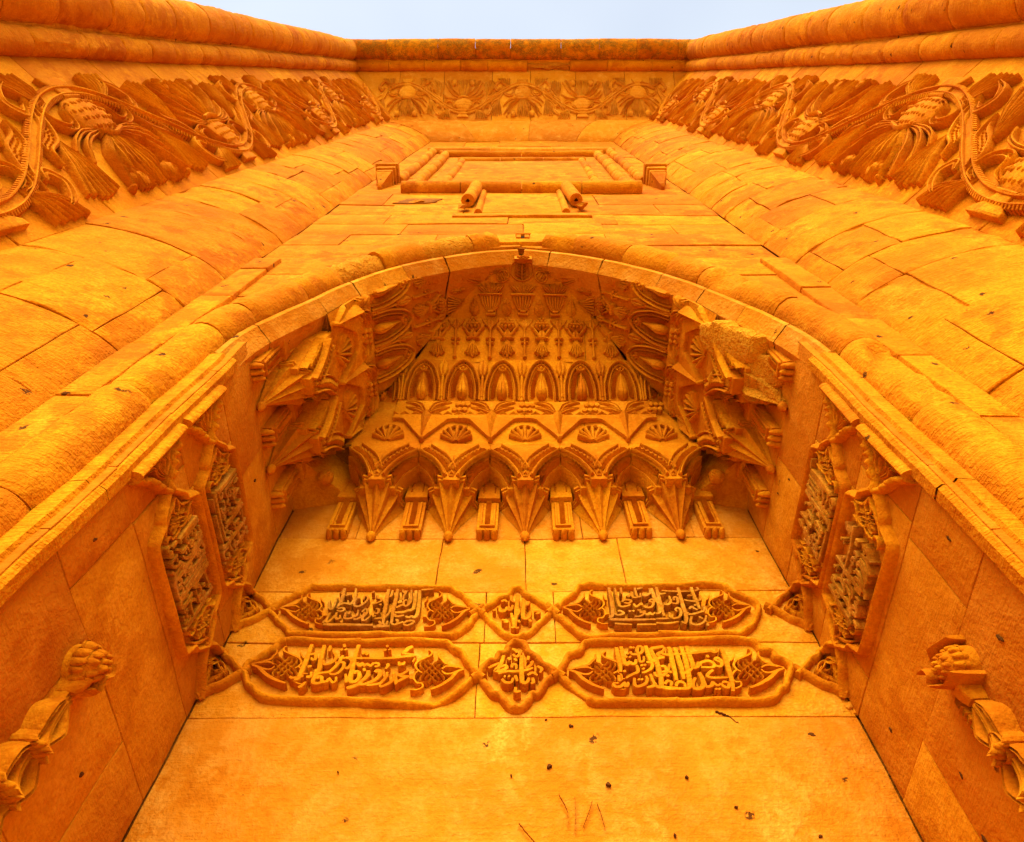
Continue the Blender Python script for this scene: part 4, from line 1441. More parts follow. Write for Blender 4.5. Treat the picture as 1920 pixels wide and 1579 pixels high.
def line(txt, K):
    return [K(*[float(v) for v in q.split(',')]) for q in txt.split()]
F_A = line("60,520 200,420 350,345 400,325 520,262 640,230 700,170 800,120 900,108 1300,120 1900,130", K1) + line("400,130 1300,130 1430,150 1530,220 1640,280 1720,380 1760,440 1860,520 1820,640 1760,710 1720,800 1600,900 1480,980 1400,1000 1000,992 300,985", K2) + line("1900,972 1000,975 450,962 380,900 290,800 200,740 150,660 70,580", K1)
F_C = line("90,590 130,530 250,410 330,335 430,290 480,210 540,135 650,115 900,125 1900,150", K6) + line("400,118 900,100 1200,112 1320,190 1450,270 1600,330 1750,400 1850,520 1780,740 1700,860 1560,960 1400,1005 800,1010 100,1018", K7) + line("1900,1030 1100,1045 700,1050 560,1000 450,900 330,810 230,700 130,640", K6)
F_B = line("110,440 200,390 330,320 430,245 520,200 600,112 700,65 800,52 1300,75 1850,80", K3) + line("100,80 900,80 1300,92 1430,135 1510,210 1640,275 1700,400 1780,480 1850,590 1720,740 1600,850 1430,960 1300,1000 1130,1045 900,1050 100,1030", K4) + line("1850,1018 900,1000 400,960 280,900 200,820 110,740 80,640 65,540", K3)
F_D = line("60,580 150,430 200,330 280,282 400,250 430,170 500,115 600,100 1200,110 1850,110", K8) + line("100,95 900,82 1200,88 1330,150 1400,240 1560,272 1620,360 1780,420 1870,520 1800,700 1790,800 1700,850 1650,940 1550,1015 1300,1038 700,1040 100,1040", K9) + line("1850,1042 1200,1048 700,1050 560,1030 480,950 350,860 230,780 130,680", K8)
F_M1 = line("90,330 200,252 280,195 390,150 440,80 500,55 560,80 620,150 720,200 800,260 900,330 830,430 760,480 690,560 600,620 500,648 400,640 320,590 240,510 170,440", K5)
F_M2 = line("60,1090 90,1000 170,940 250,920 280,850 370,820 390,760 440,712 510,700 580,722 620,790 650,840 740,880 790,960 880,1000 930,1090 900,1140 830,1180 790,1260 730,1330 660,1340 630,1400 560,1470 490,1490 410,1470 350,1400 300,1340 220,1320 170,1260 120,1190", K5)

# end ornament, drawn once: knot, pointed leaf and scrolls (unit: 200 px of the survey, knot centre = origin, tip to the right)
def orn(txt):
    out = []
    for ln in txt.strip().split(';'):
        q = ln.split()
        w = float(q[0])
        out.append((w, [((float(a) - 1240) / 200, (float(b) - 580) / 200) for a, b in (z.split(',') for z in q[1:])]))
    return out
O_LEAF = orn("17 1345,280 1350,350 1400,410 1450,465 1550,500 1740,555;26 1740,565 1650,600 1600,650 1540,720 1450,790 1350,850 1225,900;15 1395,560 1460,518 1560,520 1640,540;15 1390,590 1450,640 1540,640 1620,600")
O_SCROLL = orn("17 1190,225 1240,262 1220,320 1100,380 1010,430 975,500 1010,570 1080,620;13 985,325 955,400 930,435;15 1030,580 965,640 950,720;13 880,715 950,725 1000,790 1080,795 1090,860 1000,905 895,905")
def knot_strokes():
    S = []
    d = .42
    for k in (-1, 0, 1):
        a = k * .40
        S.append([(-.62 + a * .62, -.62 - a * .62), (.62 + a * .62, .62 - a * .62)])
        S.append([(-.62 + a * .62, .62 + a * .62), (.62 + a * .62, -.62 + a * .62)])
    loops = [[(-.86, -.37), (-.98, -.62), (-.80, -.88), (-.37, -.86)], [(.86, -.37), (.98, -.62), (.80, -.88), (.37, -.86)],
             [(-.86, .37), (-.98, .62), (-.80, .88), (-.37, .86)], [(.86, .37), (.98, .62), (.80, .88), (.37, .86)]]
    return S, loops

HEI = .036
def strokes(mb, ch, sts, tf, w0, h, prof=FLAT):
    for w, pts in sts:
        p = np.array([tf(*q) for q in pts])
        n = max(2, int(18 / max(1, len(p) - 1)))
        c = catmull(p, n) if len(p) > 2 else catmull(p, 4)
        L = len(c)
        wv = w0 * w * np.array([.70 + .42 * math.sin(math.pi * min(1, .15 + .85 * i / (L - 1))) for i in range(L)])
        loft(mb, ch, c, wv, h, prof)

def end_ornament(parent, ch, tf, k):
    """tf maps ornament units to chart coordinates, k = metres per unit"""
    mb = MB()
    S, loops = knot_strokes()
    for i, s_ in enumerate(S):
        p = np.array([tf(*q) for q in s_])
        c = catmull(p, 10)
        ph = (i % 2)
        h = [HEI * (.80 + .12 * math.cos(j * math.pi * 6 / 10 + ph * math.pi)) for j in range(len(c))]
        loft(mb, ch, c, .085 * k, h, ROUND)
    for s_ in loops:
        loft(mb, ch, catmull(np.array([tf(*q) for q in s_]), 5), .085 * k, HEI * .80, ROUND)
    mb.build("knot", M_CARVE, parent, 45)
    mb = MB()
    for w, pts in O_LEAF:
        c = catmull(np.array([tf(*q) for q in pts]), 4)
        L = len(c)
        loft(mb, ch, c, [w / 200 * k * (.55 + .75 * math.sin(math.pi * (.08 + .84 * i / (L - 1)))) for i in range(L)], HEI * .9, FLAT)
    mb.build("leaf", M_CARVE, parent, 40)
    mb = MB()
    for w, pts in O_SCROLL:
        c = catmull(np.array([tf(*q) for q in pts]), 4)
        L = len(c)
        loft(mb, ch, c, [w / 200 * k * (.6 + .6 * math.sin(math.pi * (.1 + .8 * i / (L - 1)))) for i in range(L)], HEI * .85, FLAT)
    mb.build("scroll", M_CARVE, parent, 40)

def inscription(name, label, cat, ch, frame, text, tf, mat, w=.0062, fw=.0140, ends=(), broken=None, letters=True, centre=None, group=None):
    p = np.array([tf(*q) for q in frame])
    c0 = p.mean(0)
    V0 = ch(np.array([c0[0]]), np.array([c0[1]]), np.array([0.0]))[0]
    th = thing(name, label, cat, tuple(V0), group)
    mb = MB()
    c = catmull(p, 4, closed=True)
    L = len(c)
    hv = np.array([.031 + .0030 * math.sin(i * .9) for i in range(L)])
    wv = np.full(L, fw)
    if broken:
        for i in range(L):
            dd = np.linalg.norm(c[i] - np.array(tf(*broken)))
            if dd < .05: hv[i] *= .25 + .5 * dd / .05; wv[i] *= .8
    loft(mb, ch, c, wv, hv, ROUND, closed=True)
    mb.build("frame_roll", M_CARVE, th, 50)
    for st in text:
        mb = MB(); strokes(mb, ch, [st], tf, w, HEI)
        mb.build("letter_stroke", mat, th, 22)
    for e in ends:
        end_ornament(th, ch, e[0], e[1])
    return th

tb = lambda u, v: on_back(u, v, D - .02)
def kend(u, v, sx, sy, flip):
    """ornament transform from a picture point on the back wall; sx, sy in px per unit"""
    return (lambda x, y: tb(u + (-x if flip else x) * sx, v + y * sy)), sx / 471.0
inscription("arabic_inscription", "long panel of dark-stained Arabic lettering, upper row left of the small diamond", "inscription", C_back, F_A, T_A, tb, M_INK,
            ends=[kend(*K1(740, 560), 20, 17, True), kend(*K2(1240, 580), 20.5, 19.5, False)])
inscription("arabic_inscription", "long panel of dark-stained Arabic lettering, upper row right of the small diamond", "inscription", C_back, F_C, T_C, tb, M_INK,
            ends=[kend(*K6(730, 570), 20, 18.5, True), kend(*K7(1210, 560), 20, 18, False)])
inscription("arabic_inscription", "long panel of pale raised Arabic lettering, lower row left, its lower right rim broken", "inscription", C_back, F_B, T_B, tb, M_CARVE, w=.0070,
            ends=[kend(*K3(690, 510), 24, 21, True), kend(*K4(1160, 580), 24, 22, False)], broken=K4(1220, 1020))
inscription("arabic_inscription", "long panel of pale raised Arabic lettering, lower row right, with dense knots", "inscription", C_back, F_D, T_D, tb, M_CARVE, w=.0070,
            ends=[kend(*K8(740, 610), 25, 21, True), kend(*K9(1220, 590), 25, 22, False)], broken=K8(330, 900))
inscription("carved_medallion", "small diamond-shaped medallion with Arabic lettering in the upper row", "medallion", C_back, F_M1, T_M1, tb, M_CARVE, w=.0068)
inscription("carved_medallion", "four-lobed medallion with Arabic lettering in the lower row", "medallion", C_back, F_M2, T_M2, tb, M_CARVE, w=.0068)

# the links where the frames cross: short bars over the crossings
def bars(parent_name, label, ch, segs):
    c0 = np.mean([p for s_ in segs for p in s_], axis=0)
    V0 = ch(np.array([c0[0]]), np.array([c0[1]]), np.array([0.0]))[0]
    th = thing(parent_name, label, "ornament", tuple(V0))
    for s_ in segs:
        mb = MB(); loft(mb, ch, catmull(np.array(s_), 4), .0155, .038, ROUND); mb.build("crossing_bar", M_CARVE, th, 50)
    return th
X = lambda u, v: np.array(tb(u, v))
bars("frame_crossing", "crossing rolls between the upper left panel and the diamond", C_back, [[X(880, 1134), X(893, 1142), X(908, 1150)], [X(880, 1152), X(893, 1144), X(906, 1136)]])
bars("frame_crossing", "crossing rolls between the diamond and the upper right panel", C_back, [[X(1026, 1134), X(1036, 1142), X(1048, 1152)], [X(1026, 1150), X(1036, 1143), X(1046, 1136)]])
bars("frame_crossing", "crossing rolls between the lower left panel and the four-lobed medallion", C_back, [[X(884, 1256), X(897, 1264), X(908, 1272)], [X(884, 1272), X(897, 1264), X(906, 1254)]])
bars("frame_crossing", "crossing rolls between the four-lobed medallion and the lower right panel", C_back, [[X(1034, 1254), X(1046, 1262), X(1058, 1270)], [X(1034, 1270), X(1046, 1262), X(1056, 1252)]])

# corner pieces: half medallions that turn from the back wall onto the side walls
def corner(sg, zc, dz, label):
    th = thing("corner_medallion", label, "medallion", (sg * HW, D, zc))
    xa = sg * 1.045
    for nm, ch, pts in (("frame_roll", C_back, [[(xa + sg * -.03, zc - .02), (sg * 1.06, zc + dz * .18), (sg * 1.095, zc + dz * .5), (sg * 1.12, zc + dz * .62), (sg * 1.16, zc + dz * .95)],
                                               [(xa + sg * -.03, zc + .02), (sg * 1.06, zc - dz * .18), (sg * 1.095, zc - dz * .5), (sg * 1.13, zc - dz * .66), (sg * 1.16, zc - dz * .95)]]),
                        ("frame_roll", C_left if sg < 0 else C_right, [[(1.83, zc - .02), (1.87, zc + dz * .15), (1.91, zc + dz * .5), (1.95, zc + dz * .62), (1.995, zc + dz * .95)],
                                                                      [(1.83, zc + .02), (1.87, zc - dz * .15), (1.91, zc - dz * .5), (1.95, zc - dz * .66), (1.995, zc - dz * .95)]])):
        for q in pts:
            mb = MB(); loft(mb, ch, catmull(np.array(q), 5), .0145, .032, ROUND); mb.build(nm, M_CARVE, th, 50)
    for ch, a0, d_ in ((C_back, sg * 1.155, -sg), (C_left if sg < 0 else C_right, 1.99, -1)):
        mb = MB()
        for k in range(3):
            loft(mb, ch, catmull([(a0, zc - .06 + .06 * k), (a0 + d_ * .035, zc - .02 + .03 * k), (a0 + d_ * .06, zc + .01 - .01 * k), (a0 + d_ * .03, zc - .035 + .03 * k)], 4), .006, .020, ROUND)
            loft(mb, ch, catmull([(a0, zc + .06 - .05 * k), (a0 + d_ * .03, zc + .015 - .02 * k), (a0 + d_ * .065, zc - .02 + .012 * k)], 4), .006, .024, ROUND)
        mb.build("knot", M_CARVE, th, 50)
corner(-1, 2.345, .125, "half medallion with a knot wrapped round the left corner, upper row")
corner(1, 2.345, .125, "half medallion with a knot wrapped round the right corner, upper row")
corner(-1, 1.995, .120, "half medallion with a knot wrapped round the left corner, lower row")
corner(1, 1.995, .120, "half medallion with a knot wrapped round the right corner, lower row")

# side wall panels: the same kind of cartouche, seen edge on
def side_panel(sg, zc, hz, src_text, src_frame, label):
    ch = C_left if sg < 0 else C_right
    P = np.array([on_back(*q) for w, pts in src_text for q in pts])
    F_ = np.array([on_back(*q) for q in src_frame])
    x0, x1 = F_[:, 0].min(), F_[:, 0].max()
    z0, z1 = F_[:, 1].min(), F_[:, 1].max()
    ya, yb = 1.205, 1.855
    def tf(u, v):
        x, z = on_back(u, v)
        f = (x - x0) / (x1 - x0)
        if sg > 0: f = 1 - f
        return (ya + (yb - ya) * f, zc - hz + 2 * hz * (z - z0) / (z1 - z0))
    fr = []
    for (f, g_) in ((0, 0), (.05, .32), (.085, .50), (.12, .56), (.15, .86), (.20, 1), (.5, 1.0), (.80, 1), (.85, .86), (.88, .56), (.915, .50), (.95, .32), (1, 0),
                    (.95, -.32), (.915, -.50), (.88, -.56), (.85, -.86), (.80, -1), (.5, -1), (.20, -1), (.15, -.86), (.12, -.56), (.085, -.50), (.05, -.32)):
        fr.append((ya + (yb - ya) * f, zc + hz * .93 * g_))
    V0 = ch(np.array([1.53]), np.array([zc]), np.array([0.0]))[0]
    th = thing("arabic_inscription", label, "inscription", tuple(V0))
    mb = MB(); loft(mb, ch, catmull(np.array(fr), 4, closed=True), .0145, .036, ROUND, closed=True); mb.build("frame_roll", M_CARVE, th, 50)
    for st in src_text:
        mb = MB(); strokes(mb, ch, [st], tf, .0066, .036); mb.build("letter_stroke", M_INK, th, 22)
    k = .034
    for s_, yy in ((-1, ya + .105), (1, yb - .105)):
        end_ornament(th, ch, (lambda x, y, s_=s_, yy=yy: (yy + s_ * x * k * .9, zc - y * k * 1.9)), k)
    # front end: triangular tail with a thick bar
    mb = MB()
    for q in ([(1.21, zc), (1.16, zc + hz * .28), (1.125, zc + hz * .45), (1.105, zc + hz * .62), (1.07, zc + hz * .92)], [(1.21, zc), (1.16, zc - hz * .28), (1.125, zc - hz * .45), (1.105, zc - hz * .62), (1.07, zc - hz * .92)]):
        loft(mb, ch, catmull(np.array(q), 5), .015, [.034 + .008 * math.sin(i * 1.7) for i in range(21)], ROUND)
    mb.build("tail_roll", M_CARVE, th, 50)
    mb = MB(); loft(mb, ch, [(1.056, zc - hz * .93), (1.056, zc), (1.056, zc + hz * .93)], .019, .046, ROUND); mb.build("end_bar", M_WALL, th, 50)
    mb = MB()
    for s_ in (-1, 1):
        loft(mb, ch, catmull([(1.15, zc + s_ * .01), (1.12, zc + s_ * hz * .25), (1.095, zc + s_ * hz * .30), (1.085, zc + s_ * hz * .55)], 4), [.004, .010, .008, .003], .024, VEIN)
        loft(mb, ch, catmull([(1.14, zc + s_ * .005), (1.105, zc + s_ * hz * .12), (1.085, zc + s_ * hz * .05)], 4), [.004, .009, .003], .022, VEIN)
    mb.build("leaf", M_CARVE, th, 45)
    return th
side_panel(-1, 2.345, .165, T_C, F_C, "dark Arabic inscription panel on the left niche wall, upper row")
side_panel(-1, 1.995, .172, T_D, F_D, "dark Arabic inscription panel on the left niche wall, lower row")
side_panel(1, 2.345, .165, T_A, F_A, "dark Arabic inscription panel on the right niche wall, upper row")
side_panel(1, 1.995, .172, T_B, F_B, "dark Arabic inscription panel on the right niche wall, lower row")
# ================================================================== the carved frieze
LH = 1.09          # half a wave
CM, AM = .335, .235
def wave(a, a0, lh):
    return CM + AM * math.cos(math.pi * (a - a0) / lh)

def frieze_motif(parent, ch, a0, up, kx=1.0, rich=True, M_CARVE=M_CARVE):
    """one vase with its bouquet; up=True: foot towards the wall edge (large y)"""
    def Q(x, c):
        x += rnd.uniform(-.005, .005); c += rnd.uniform(-.005, .005)
        return (a0 + x * kx, c if up else 2 * CM - c)
    J = rnd.uniform
    mb = MB()
    plate(mb, ch, [Q(-.095, .645), Q(.095, .645), Q(.085, .615), Q(.055, .595), Q(.045, .545), Q(-.045, .545), Q(-.055, .595), Q(-.085, .615)], .058, bev=.010, split=2)
    loft(mb, ch, [Q(-.060, .540), Q(.060, .540)], .016, .072, ROUND)
    body_ch = ch
    knob(mb, ch, *Q(0, .435), .150 * kx, .085, rt=.112, n=22, k=6, sq=.75)
    vase = mb.build("vase", M_CARVE, parent, 45)
    mb = MB()
    for r_i in range(4):
        for i in range(-5 + r_i % 2, 6):
            x = i * .026 + (.013 if r_i % 2 else 0)
            c = .365 + r_i * .044
            if (x / .148) ** 2 + ((c - .435) / .105) ** 2 < .85:
                knob(mb, ch, *Q(x, c), .0135 * kx, .090 * math.sqrt(max(.1, 1 - .75 * ((x / .155) ** 2 + ((c - .435) / .112) ** 2))) + .012, rt=.020, n=7, k=3, base=.02)
    mb.build("scale_pattern", M_CARVE, vase, 45)
    mb = MB(); loft(mb, ch, catmull([Q(-.085, .335), Q(0, .318), Q(.085, .335)], 4), .016, .105, ROUND)
    mb.build("rim", M_CARVE, vase, 45)
    for s_ in (-1, 1):
        # long blades
        for (pts, w, h, pr) in (
            ([(.006, .33), (.010, .24), (.022, .14), (.012, .040)], [.006, .013, .015, .004], .085, VEIN),
            ([(.014, .33), (.030, .24), (.052, .15), (.048, .045)], [.006, .014, .016, .004], .092, VEIN),
            ([(.024, .33), (.052, .25), (.084, .16), (.082, .048)], [.006, .014, .016, .004], .084, VEIN),
            ([(.034, .33), (.076, .26), (.112, .185), (.120, .13)], [.006, .013, .014, .004], .078, VEIN),
            ([(.044, .333), (.105, .285), (.175, .225), (.225, .14), (.262, .060)], [.008, .014, .016, .015, .010], .090, GROOVE),
            ([(.050, .336), (.125, .298), (.205, .245), (.262, .165), (.318, .075)], [.008, .013, .014, .013, .008], .078, VEIN),
            ([(.060, .345), (.17, .330), (.26, .280), (.330, .20)], [.008, .014, .014, .005], .072, VEIN),
            ([(.062, .355), (.18, .352), (.28, .325), (.350, .265)], [.008, .012, .012, .005], .065, VEIN),
        ):
            if rnd.random() < .07: continue          # broken off
            q = catmull([Q(s_ * x, c) for x, c in pts], 4)
            mb = MB(); loft(mb, ch, q, np.array(w) * 1.15, [h * (.75 + .35 * math.sin(math.pi * i / (len(q) - 1))) * J(.94, 1.06) for i in range(len(q))], pr)
            bl = mb.build("leaf_blade", M_CARVE, parent, 45)
            if len(pts) == 5 and pr is GROOVE:
                mb = MB(); knob(mb, ch, *Q(s_ * .268, .052), .020, .085, n=10, k=4); mb.build("curl", M_CARVE, bl, 45)
        # round flower
        mb = MB()
        fx, fc = s_ * .152, .088
        knob(mb, ch, *Q(fx, fc), .052 * kx, .095, rt=.056, n=14, k=4)
        fl = mb.build("flower", M_CARVE, parent, 45)
        mb = MB()
        for i in range(-3, 4):
            loft(mb, ch, catmull([Q(fx + i * .004, fc + .050), Q(fx + i * .013, fc), Q(fx + i * .015, fc - .055)], 3), [.003, .0075, .003], [.07, .106 - .008 * abs(i), .06], ROUND)
        mb.build("petal", M_CARVE, fl, 45)
        # lobed leaf that hugs the body
        q = catmull([Q(s_ * x, c) for x, c in ((.10, .50), (.155, .47), (.18, .40), (.235, .385), (.30, .42), (.30, .49), (.23, .52))], 4)
        mb = MB(); loft(mb, ch, q, [.006, .017, .020, .022, .022, .018, .009], .070, TWIN)
        lb = mb.build("lobed_leaf", M_CARVE, parent, 45)
        mb = MB()
        for i in range(2, len(q) - 2, 2):
            knob(mb, ch, q[i][0], q[i][1], .0085, .060, n=7, k=3)
        mb.build("drilled_row", M_CARVE, lb, 45)
        # broad dotted leaf beside the stem
        q = catmull([Q(s_ * x, c) for x, c in ((.33, .545), (.36, .44), (.42, .36), (.50, .31), (.53, .22))], 4)
        mb = MB(); loft(mb, ch, q, [.008, .036, .045, .036, .008], .062, TWIN)
        db = mb.build("dotted_leaf", M_CARVE, parent, 45)
        mb = MB()
        d = np.gradient(q, axis=0); d /= np.linalg.norm(d, axis=1, keepdims=True)
        for i in range(2, len(q) - 2):
            for o in (-.018, 0, .018):
                knob(mb, ch, q[i][0] - d[i][1] * o, q[i][1] + d[i][0] * o, .0075, .052, n=6, k=3)
        mb.build("drilled_row", M_CARVE, db, 45)
        if not rich: continue
        # ribbed fan that fills the outer edge between two vases
        mb = MB()
        for j in range(7):
            e = .355 + .036 * j
            q = catmull([Q(s_ * .40, .33), Q(s_ * (.40 + (e - .40) * .55), .20), Q(s_ * e, .045 + .010 * abs(j - 3))], 4)
            loft(mb, ch, q, [.006, .013, .008], [.05, .080, .058], VEIN)
        mb.build("ribbed_fan", M_CARVE, parent, 45)
        mb = MB()
        for j in range(6):
            q = catmull([Q(s_ * .22, .50), Q(s_ * (.225 + .026 * j), .58), Q(s_ * (.225 + .038 * j), .665)], 4)
            loft(mb, ch, q, [.006, .013, .008], [.045, .078, .062], VEIN)
        mb.build("ribbed_fan", M_CARVE, parent, 45)
        if rich:
            q = catmull([Q(s_ * x, c) for x, c in ((.36, .62), (.43, .585), (.47, .52), (.43, .46), (.385, .50))], 4)
            mb = MB(); loft(mb, ch, q, [.008, .026, .030, .024, .010], .075, VEIN); mb.build("curled_leaf", M_CARVE, parent, 45)

def frieze_band(parent, ch, s0, s1, a0, LH, M_CARVE=M_CARVE):
    n = int((s1 - s0) / .035)
    aa = np.linspace(s0, s1, n)
    # the wavy stem in pieces, one per half wave
    cuts = []
    a = a0 - LH * math.ceil((a0 - s0) / LH) - LH / 2
    while a < s1:
        lo, hi = max(a, s0), min(a + LH, s1)
        if hi - lo > .05:
            m = max(6, int((hi - lo) / .03))
            p = np.array([(x, wave(x, a0, LH)) for x in np.linspace(lo, hi, m)])
            mb = MB(); loft(mb, ch, p, .026, .074, TWIN)
            st = mb.build("wavy_stem", M_CARVE, parent, 45)
            mb = MB()
            q, L = resample(p, .024)
            d = np.gradient(q, axis=0); d /= np.linalg.norm(d, axis=1, keepdims=True)
            for e, g_ in zip(q, d):
                nv = np.array([-g_[1], g_[0]])
                for o in (-1, 1):
                    loft(mb, ch, [e + nv * o * .020, e + nv * o * .037], .0075, [.072, .052], FLAT)
            mb.build("notched_edge", M_CARVE, st, 40)
        a += LH
# across the top, in lower relief
def C_low(s, t, h): return C_frt(s, t, np.where(h > 0, h * .42, h))
frieze_band(friezeT, C_low, -2.45, 2.45, .02 - LH, LH, M_BRIGHTC)
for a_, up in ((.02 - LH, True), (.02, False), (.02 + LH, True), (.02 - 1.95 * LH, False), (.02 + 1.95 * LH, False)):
    frieze_motif(friezeT, C_low, a_, up, 1.08, True, M_BRIGHTC)
# up the sides, from where they come into view
def C_sl(s, t, h): return C_frl(s, t, np.where(h > 0, h * .78, h))
def C_sr(s, t, h): return C_frr(s, t, np.where(h > 0, h * .78, h))
for th, ch, ph in ((friezeL, C_sl, 12.9), (friezeR, C_sr, 13.3)):
    LS = 1.6
    frieze_band(th, ch, 1.0, 14.2, ph, LS)
    a, i = ph, 0
    while a > 1.0:
        frieze_motif(th, ch, a, i % 2 == 0, 1.45)
        a -= LS; i += 1
# ================================================================== blind window above the arch
win = thing("blind_window", "blind window of nested round mouldings high above the arch", "window", (0, YF, 6.9))
def bar(parent, name, ax, b, rad, y, axis, segs, seed, mat=M_WALL, m=3):
    """a round moulding cut in stones; axis 'x' or 'z'"""
    r = random.Random(seed)
    for i in range(segs):
        t0, t1 = i / segs, (i + 1) / segs
        a_ = np.array(ax) + (np.array(b) - np.array(ax)) * t0
        b_ = np.array(ax) + (np.array(b) - np.array(ax)) * t1
        d = (b_ - a_) / np.linalg.norm(b_ - a_)
        a_ = a_ + d * .003; b_ = b_ - d * .003
        mb = MB()
        u = (0, -1, 0)
        v = (1, 0, 0) if axis == 'z' else (0, 0, 1)
        tube_seg(mb, (a_[0], y, a_[1]), (b_[0], y, b_[1]), u, v, rad * r.uniform(.96, 1.03), -115, 115, 12, m, .01)
        mb.build(name, mat, parent, 42)
zb, zt = 7.20, 11.15
for sg in (-1, 1):
    bar(win, "outer_roll", (sg * 1.30, 7.92), (sg * 1.30, zt + .05), .060, .985, 'z', 7, 3 + sg)
    bar(win, "middle_roll", (sg * 1.07, zb + .1), (sg * 1.07, zt - .45), .062, .98, 'z', 6, 5 + sg)
    bar(win, "inner_roll", (sg * .78, zb + .35), (sg * .78, zt - 1.25), .052, .985, 'z', 5, 7 + sg)
bar(win, "outer_roll", (-1.38, zt + .10), (1.38, zt + .10), .065, .985, 'x', 3, 11, M_NICHE)
bar(win, "middle_roll", (-1.15, zt - .42), (1.15, zt - .42), .065, .98, 'x', 2, 12)
bar(win, "inner_roll", (-.84, zt - 1.22), (.84, zt - 1.22), .056, .985, 'x', 3, 13)
bar(win, "sill_roll", (-1.16, zb), (1.16, zb), .078, .965, 'x', 4, 14)
for z_, x_, h in ((zt - .80, .93, .03), (zt - 1.6, .66, .02)):
    mb = MB(); plate(mb, C_fac, [(-x_, zb + .1), (x_, zb + .1), (x_, z_), (-x_, z_)], h, bev=.012, split=6); mb.build("panel", M_WALL, win, 30)
# broken stub rolls below the sill, with the hollow panel between them
for sg in (-1, 1):
    mb = MB()
    xs = sg * .43
    rr, k = .060, 16
    V = []
    lv = [(7.15, rr), (6.9, rr), (6.6, rr), (6.32, rr * .99), (6.30, rr * .93)]
    for z_, q in lv:
        for i in range(k):
            a = 2 * math.pi * i / k
            V.append((xs + sg * (7.15 - z_) * .035 + q * math.cos(a), .935 + q * math.sin(a), z_))
    f = [(j * k + i, (j + 1) * k + i, (j + 1) * k + (i + 1) % k, j * k + (i + 1) % k) for j in range(len(lv) - 1) for i in range(k)]
    f.append(tuple(range((len(lv) - 1) * k, len(lv) * k)))
    mb.add(V, f)
    st = mb.build("stub_roll", M_WALL, win, 40)
    mb = MB(); mb.add(*(lambda c: ([(c[0] + .016 * math.cos(a) * (1 + .3 * math.sin(3 * a)), c[1] + .014 * math.sin(a), 6.296) for a in np.linspace(0, 2 * math.pi, 10, endpoint=False)], [tuple(range(9, -1, -1))]))((xs + sg * .03, .935)))
    mb.build("socket", M_HOLE, st, 0)
    shard(xs + sg * .06, .955, 6.14, .07, .05, .13, 20 + sg, "broken_foot", win)
mb = MB(); plate(mb, C_fac, [(-.34, 5.97), (.34, 5.97), (.34, 7.10), (-.34, 7.10)], .018, bev=.014, split=6)
mb.build("hollow_panel", M_WALL, win, 40)
for sg in (-1, 1):
    mb = MB(); loft(mb, C_fac, [(sg * .36, 5.98), (sg * .36, 6.5), (sg * .36, 7.10)], .035, .050, ROUND); mb.build("panel_edge", M_WALL, win, 40)
mb = MB(); plate(mb, C_fac, jag([(-.56, 5.82), (.56, 5.82), (.55, 5.93), (-.55, 5.93)], .006, rnd, .08), .022, bev=.008); mb.build("lower_ledge", M_WALL, win, 30)

# corbels at the feet of the outer roll
for sg in (-1, 1):
    cb = thing("window_corbel", ("left" if sg < 0 else "right") + " stepped corbel with a tapered foot beside the blind window", "corbel", (sg * 1.33, YF, 7.4))
    x = sg * 1.40
    for (z0, z1, hw, out) in ((7.86, 7.96, .115, .20), (7.765, 7.855, .100, .172), (7.68, 7.76, .085, .148)):
        mb = MB(); plate(mb, C_fac, [(x - hw, z0), (x + hw, z0), (x + hw, z1), (x - hw, z1)], out, bev=.014); mb.build("step", M_WALL, cb, 30)
    mb = MB()
    V = []
    for z_, hw, out in ((7.675, .08, .14), (7.55, .046, .092), (7.45, .024, .055), (7.41, .026, .06), (7.38, .015, .035)):
        V += [(x - hw, YF + .02, z_), (x - hw, YF - out, z_), (x + hw, YF - out, z_), (x + hw, YF + .02, z_)]
    f = []
    for j in range(4):
        for i in range(3):
            f.append((j * 4 + i, j * 4 + i + 1, j * 4 + i + 5, j * 4 + i + 4))
    f.append((16, 17, 18, 19))
    mb.add(V, f); mb.build("tapered_foot", M_WALL, cb, 25)
# a hole where a block has fallen out, left of the window
mb = MB(); plate(mb, C_fac, jag([(-1.12, 6.50), (-.80, 6.52), (-.72, 6.78), (-1.05, 6.74)], .02, rnd, .05), .014, bev=.004); mb.build("patched_gap", M_MORTAR, fac, 30)
shard(-.95, .985, 6.55, .09, .03, .09, 44, "loose_stone", fac)
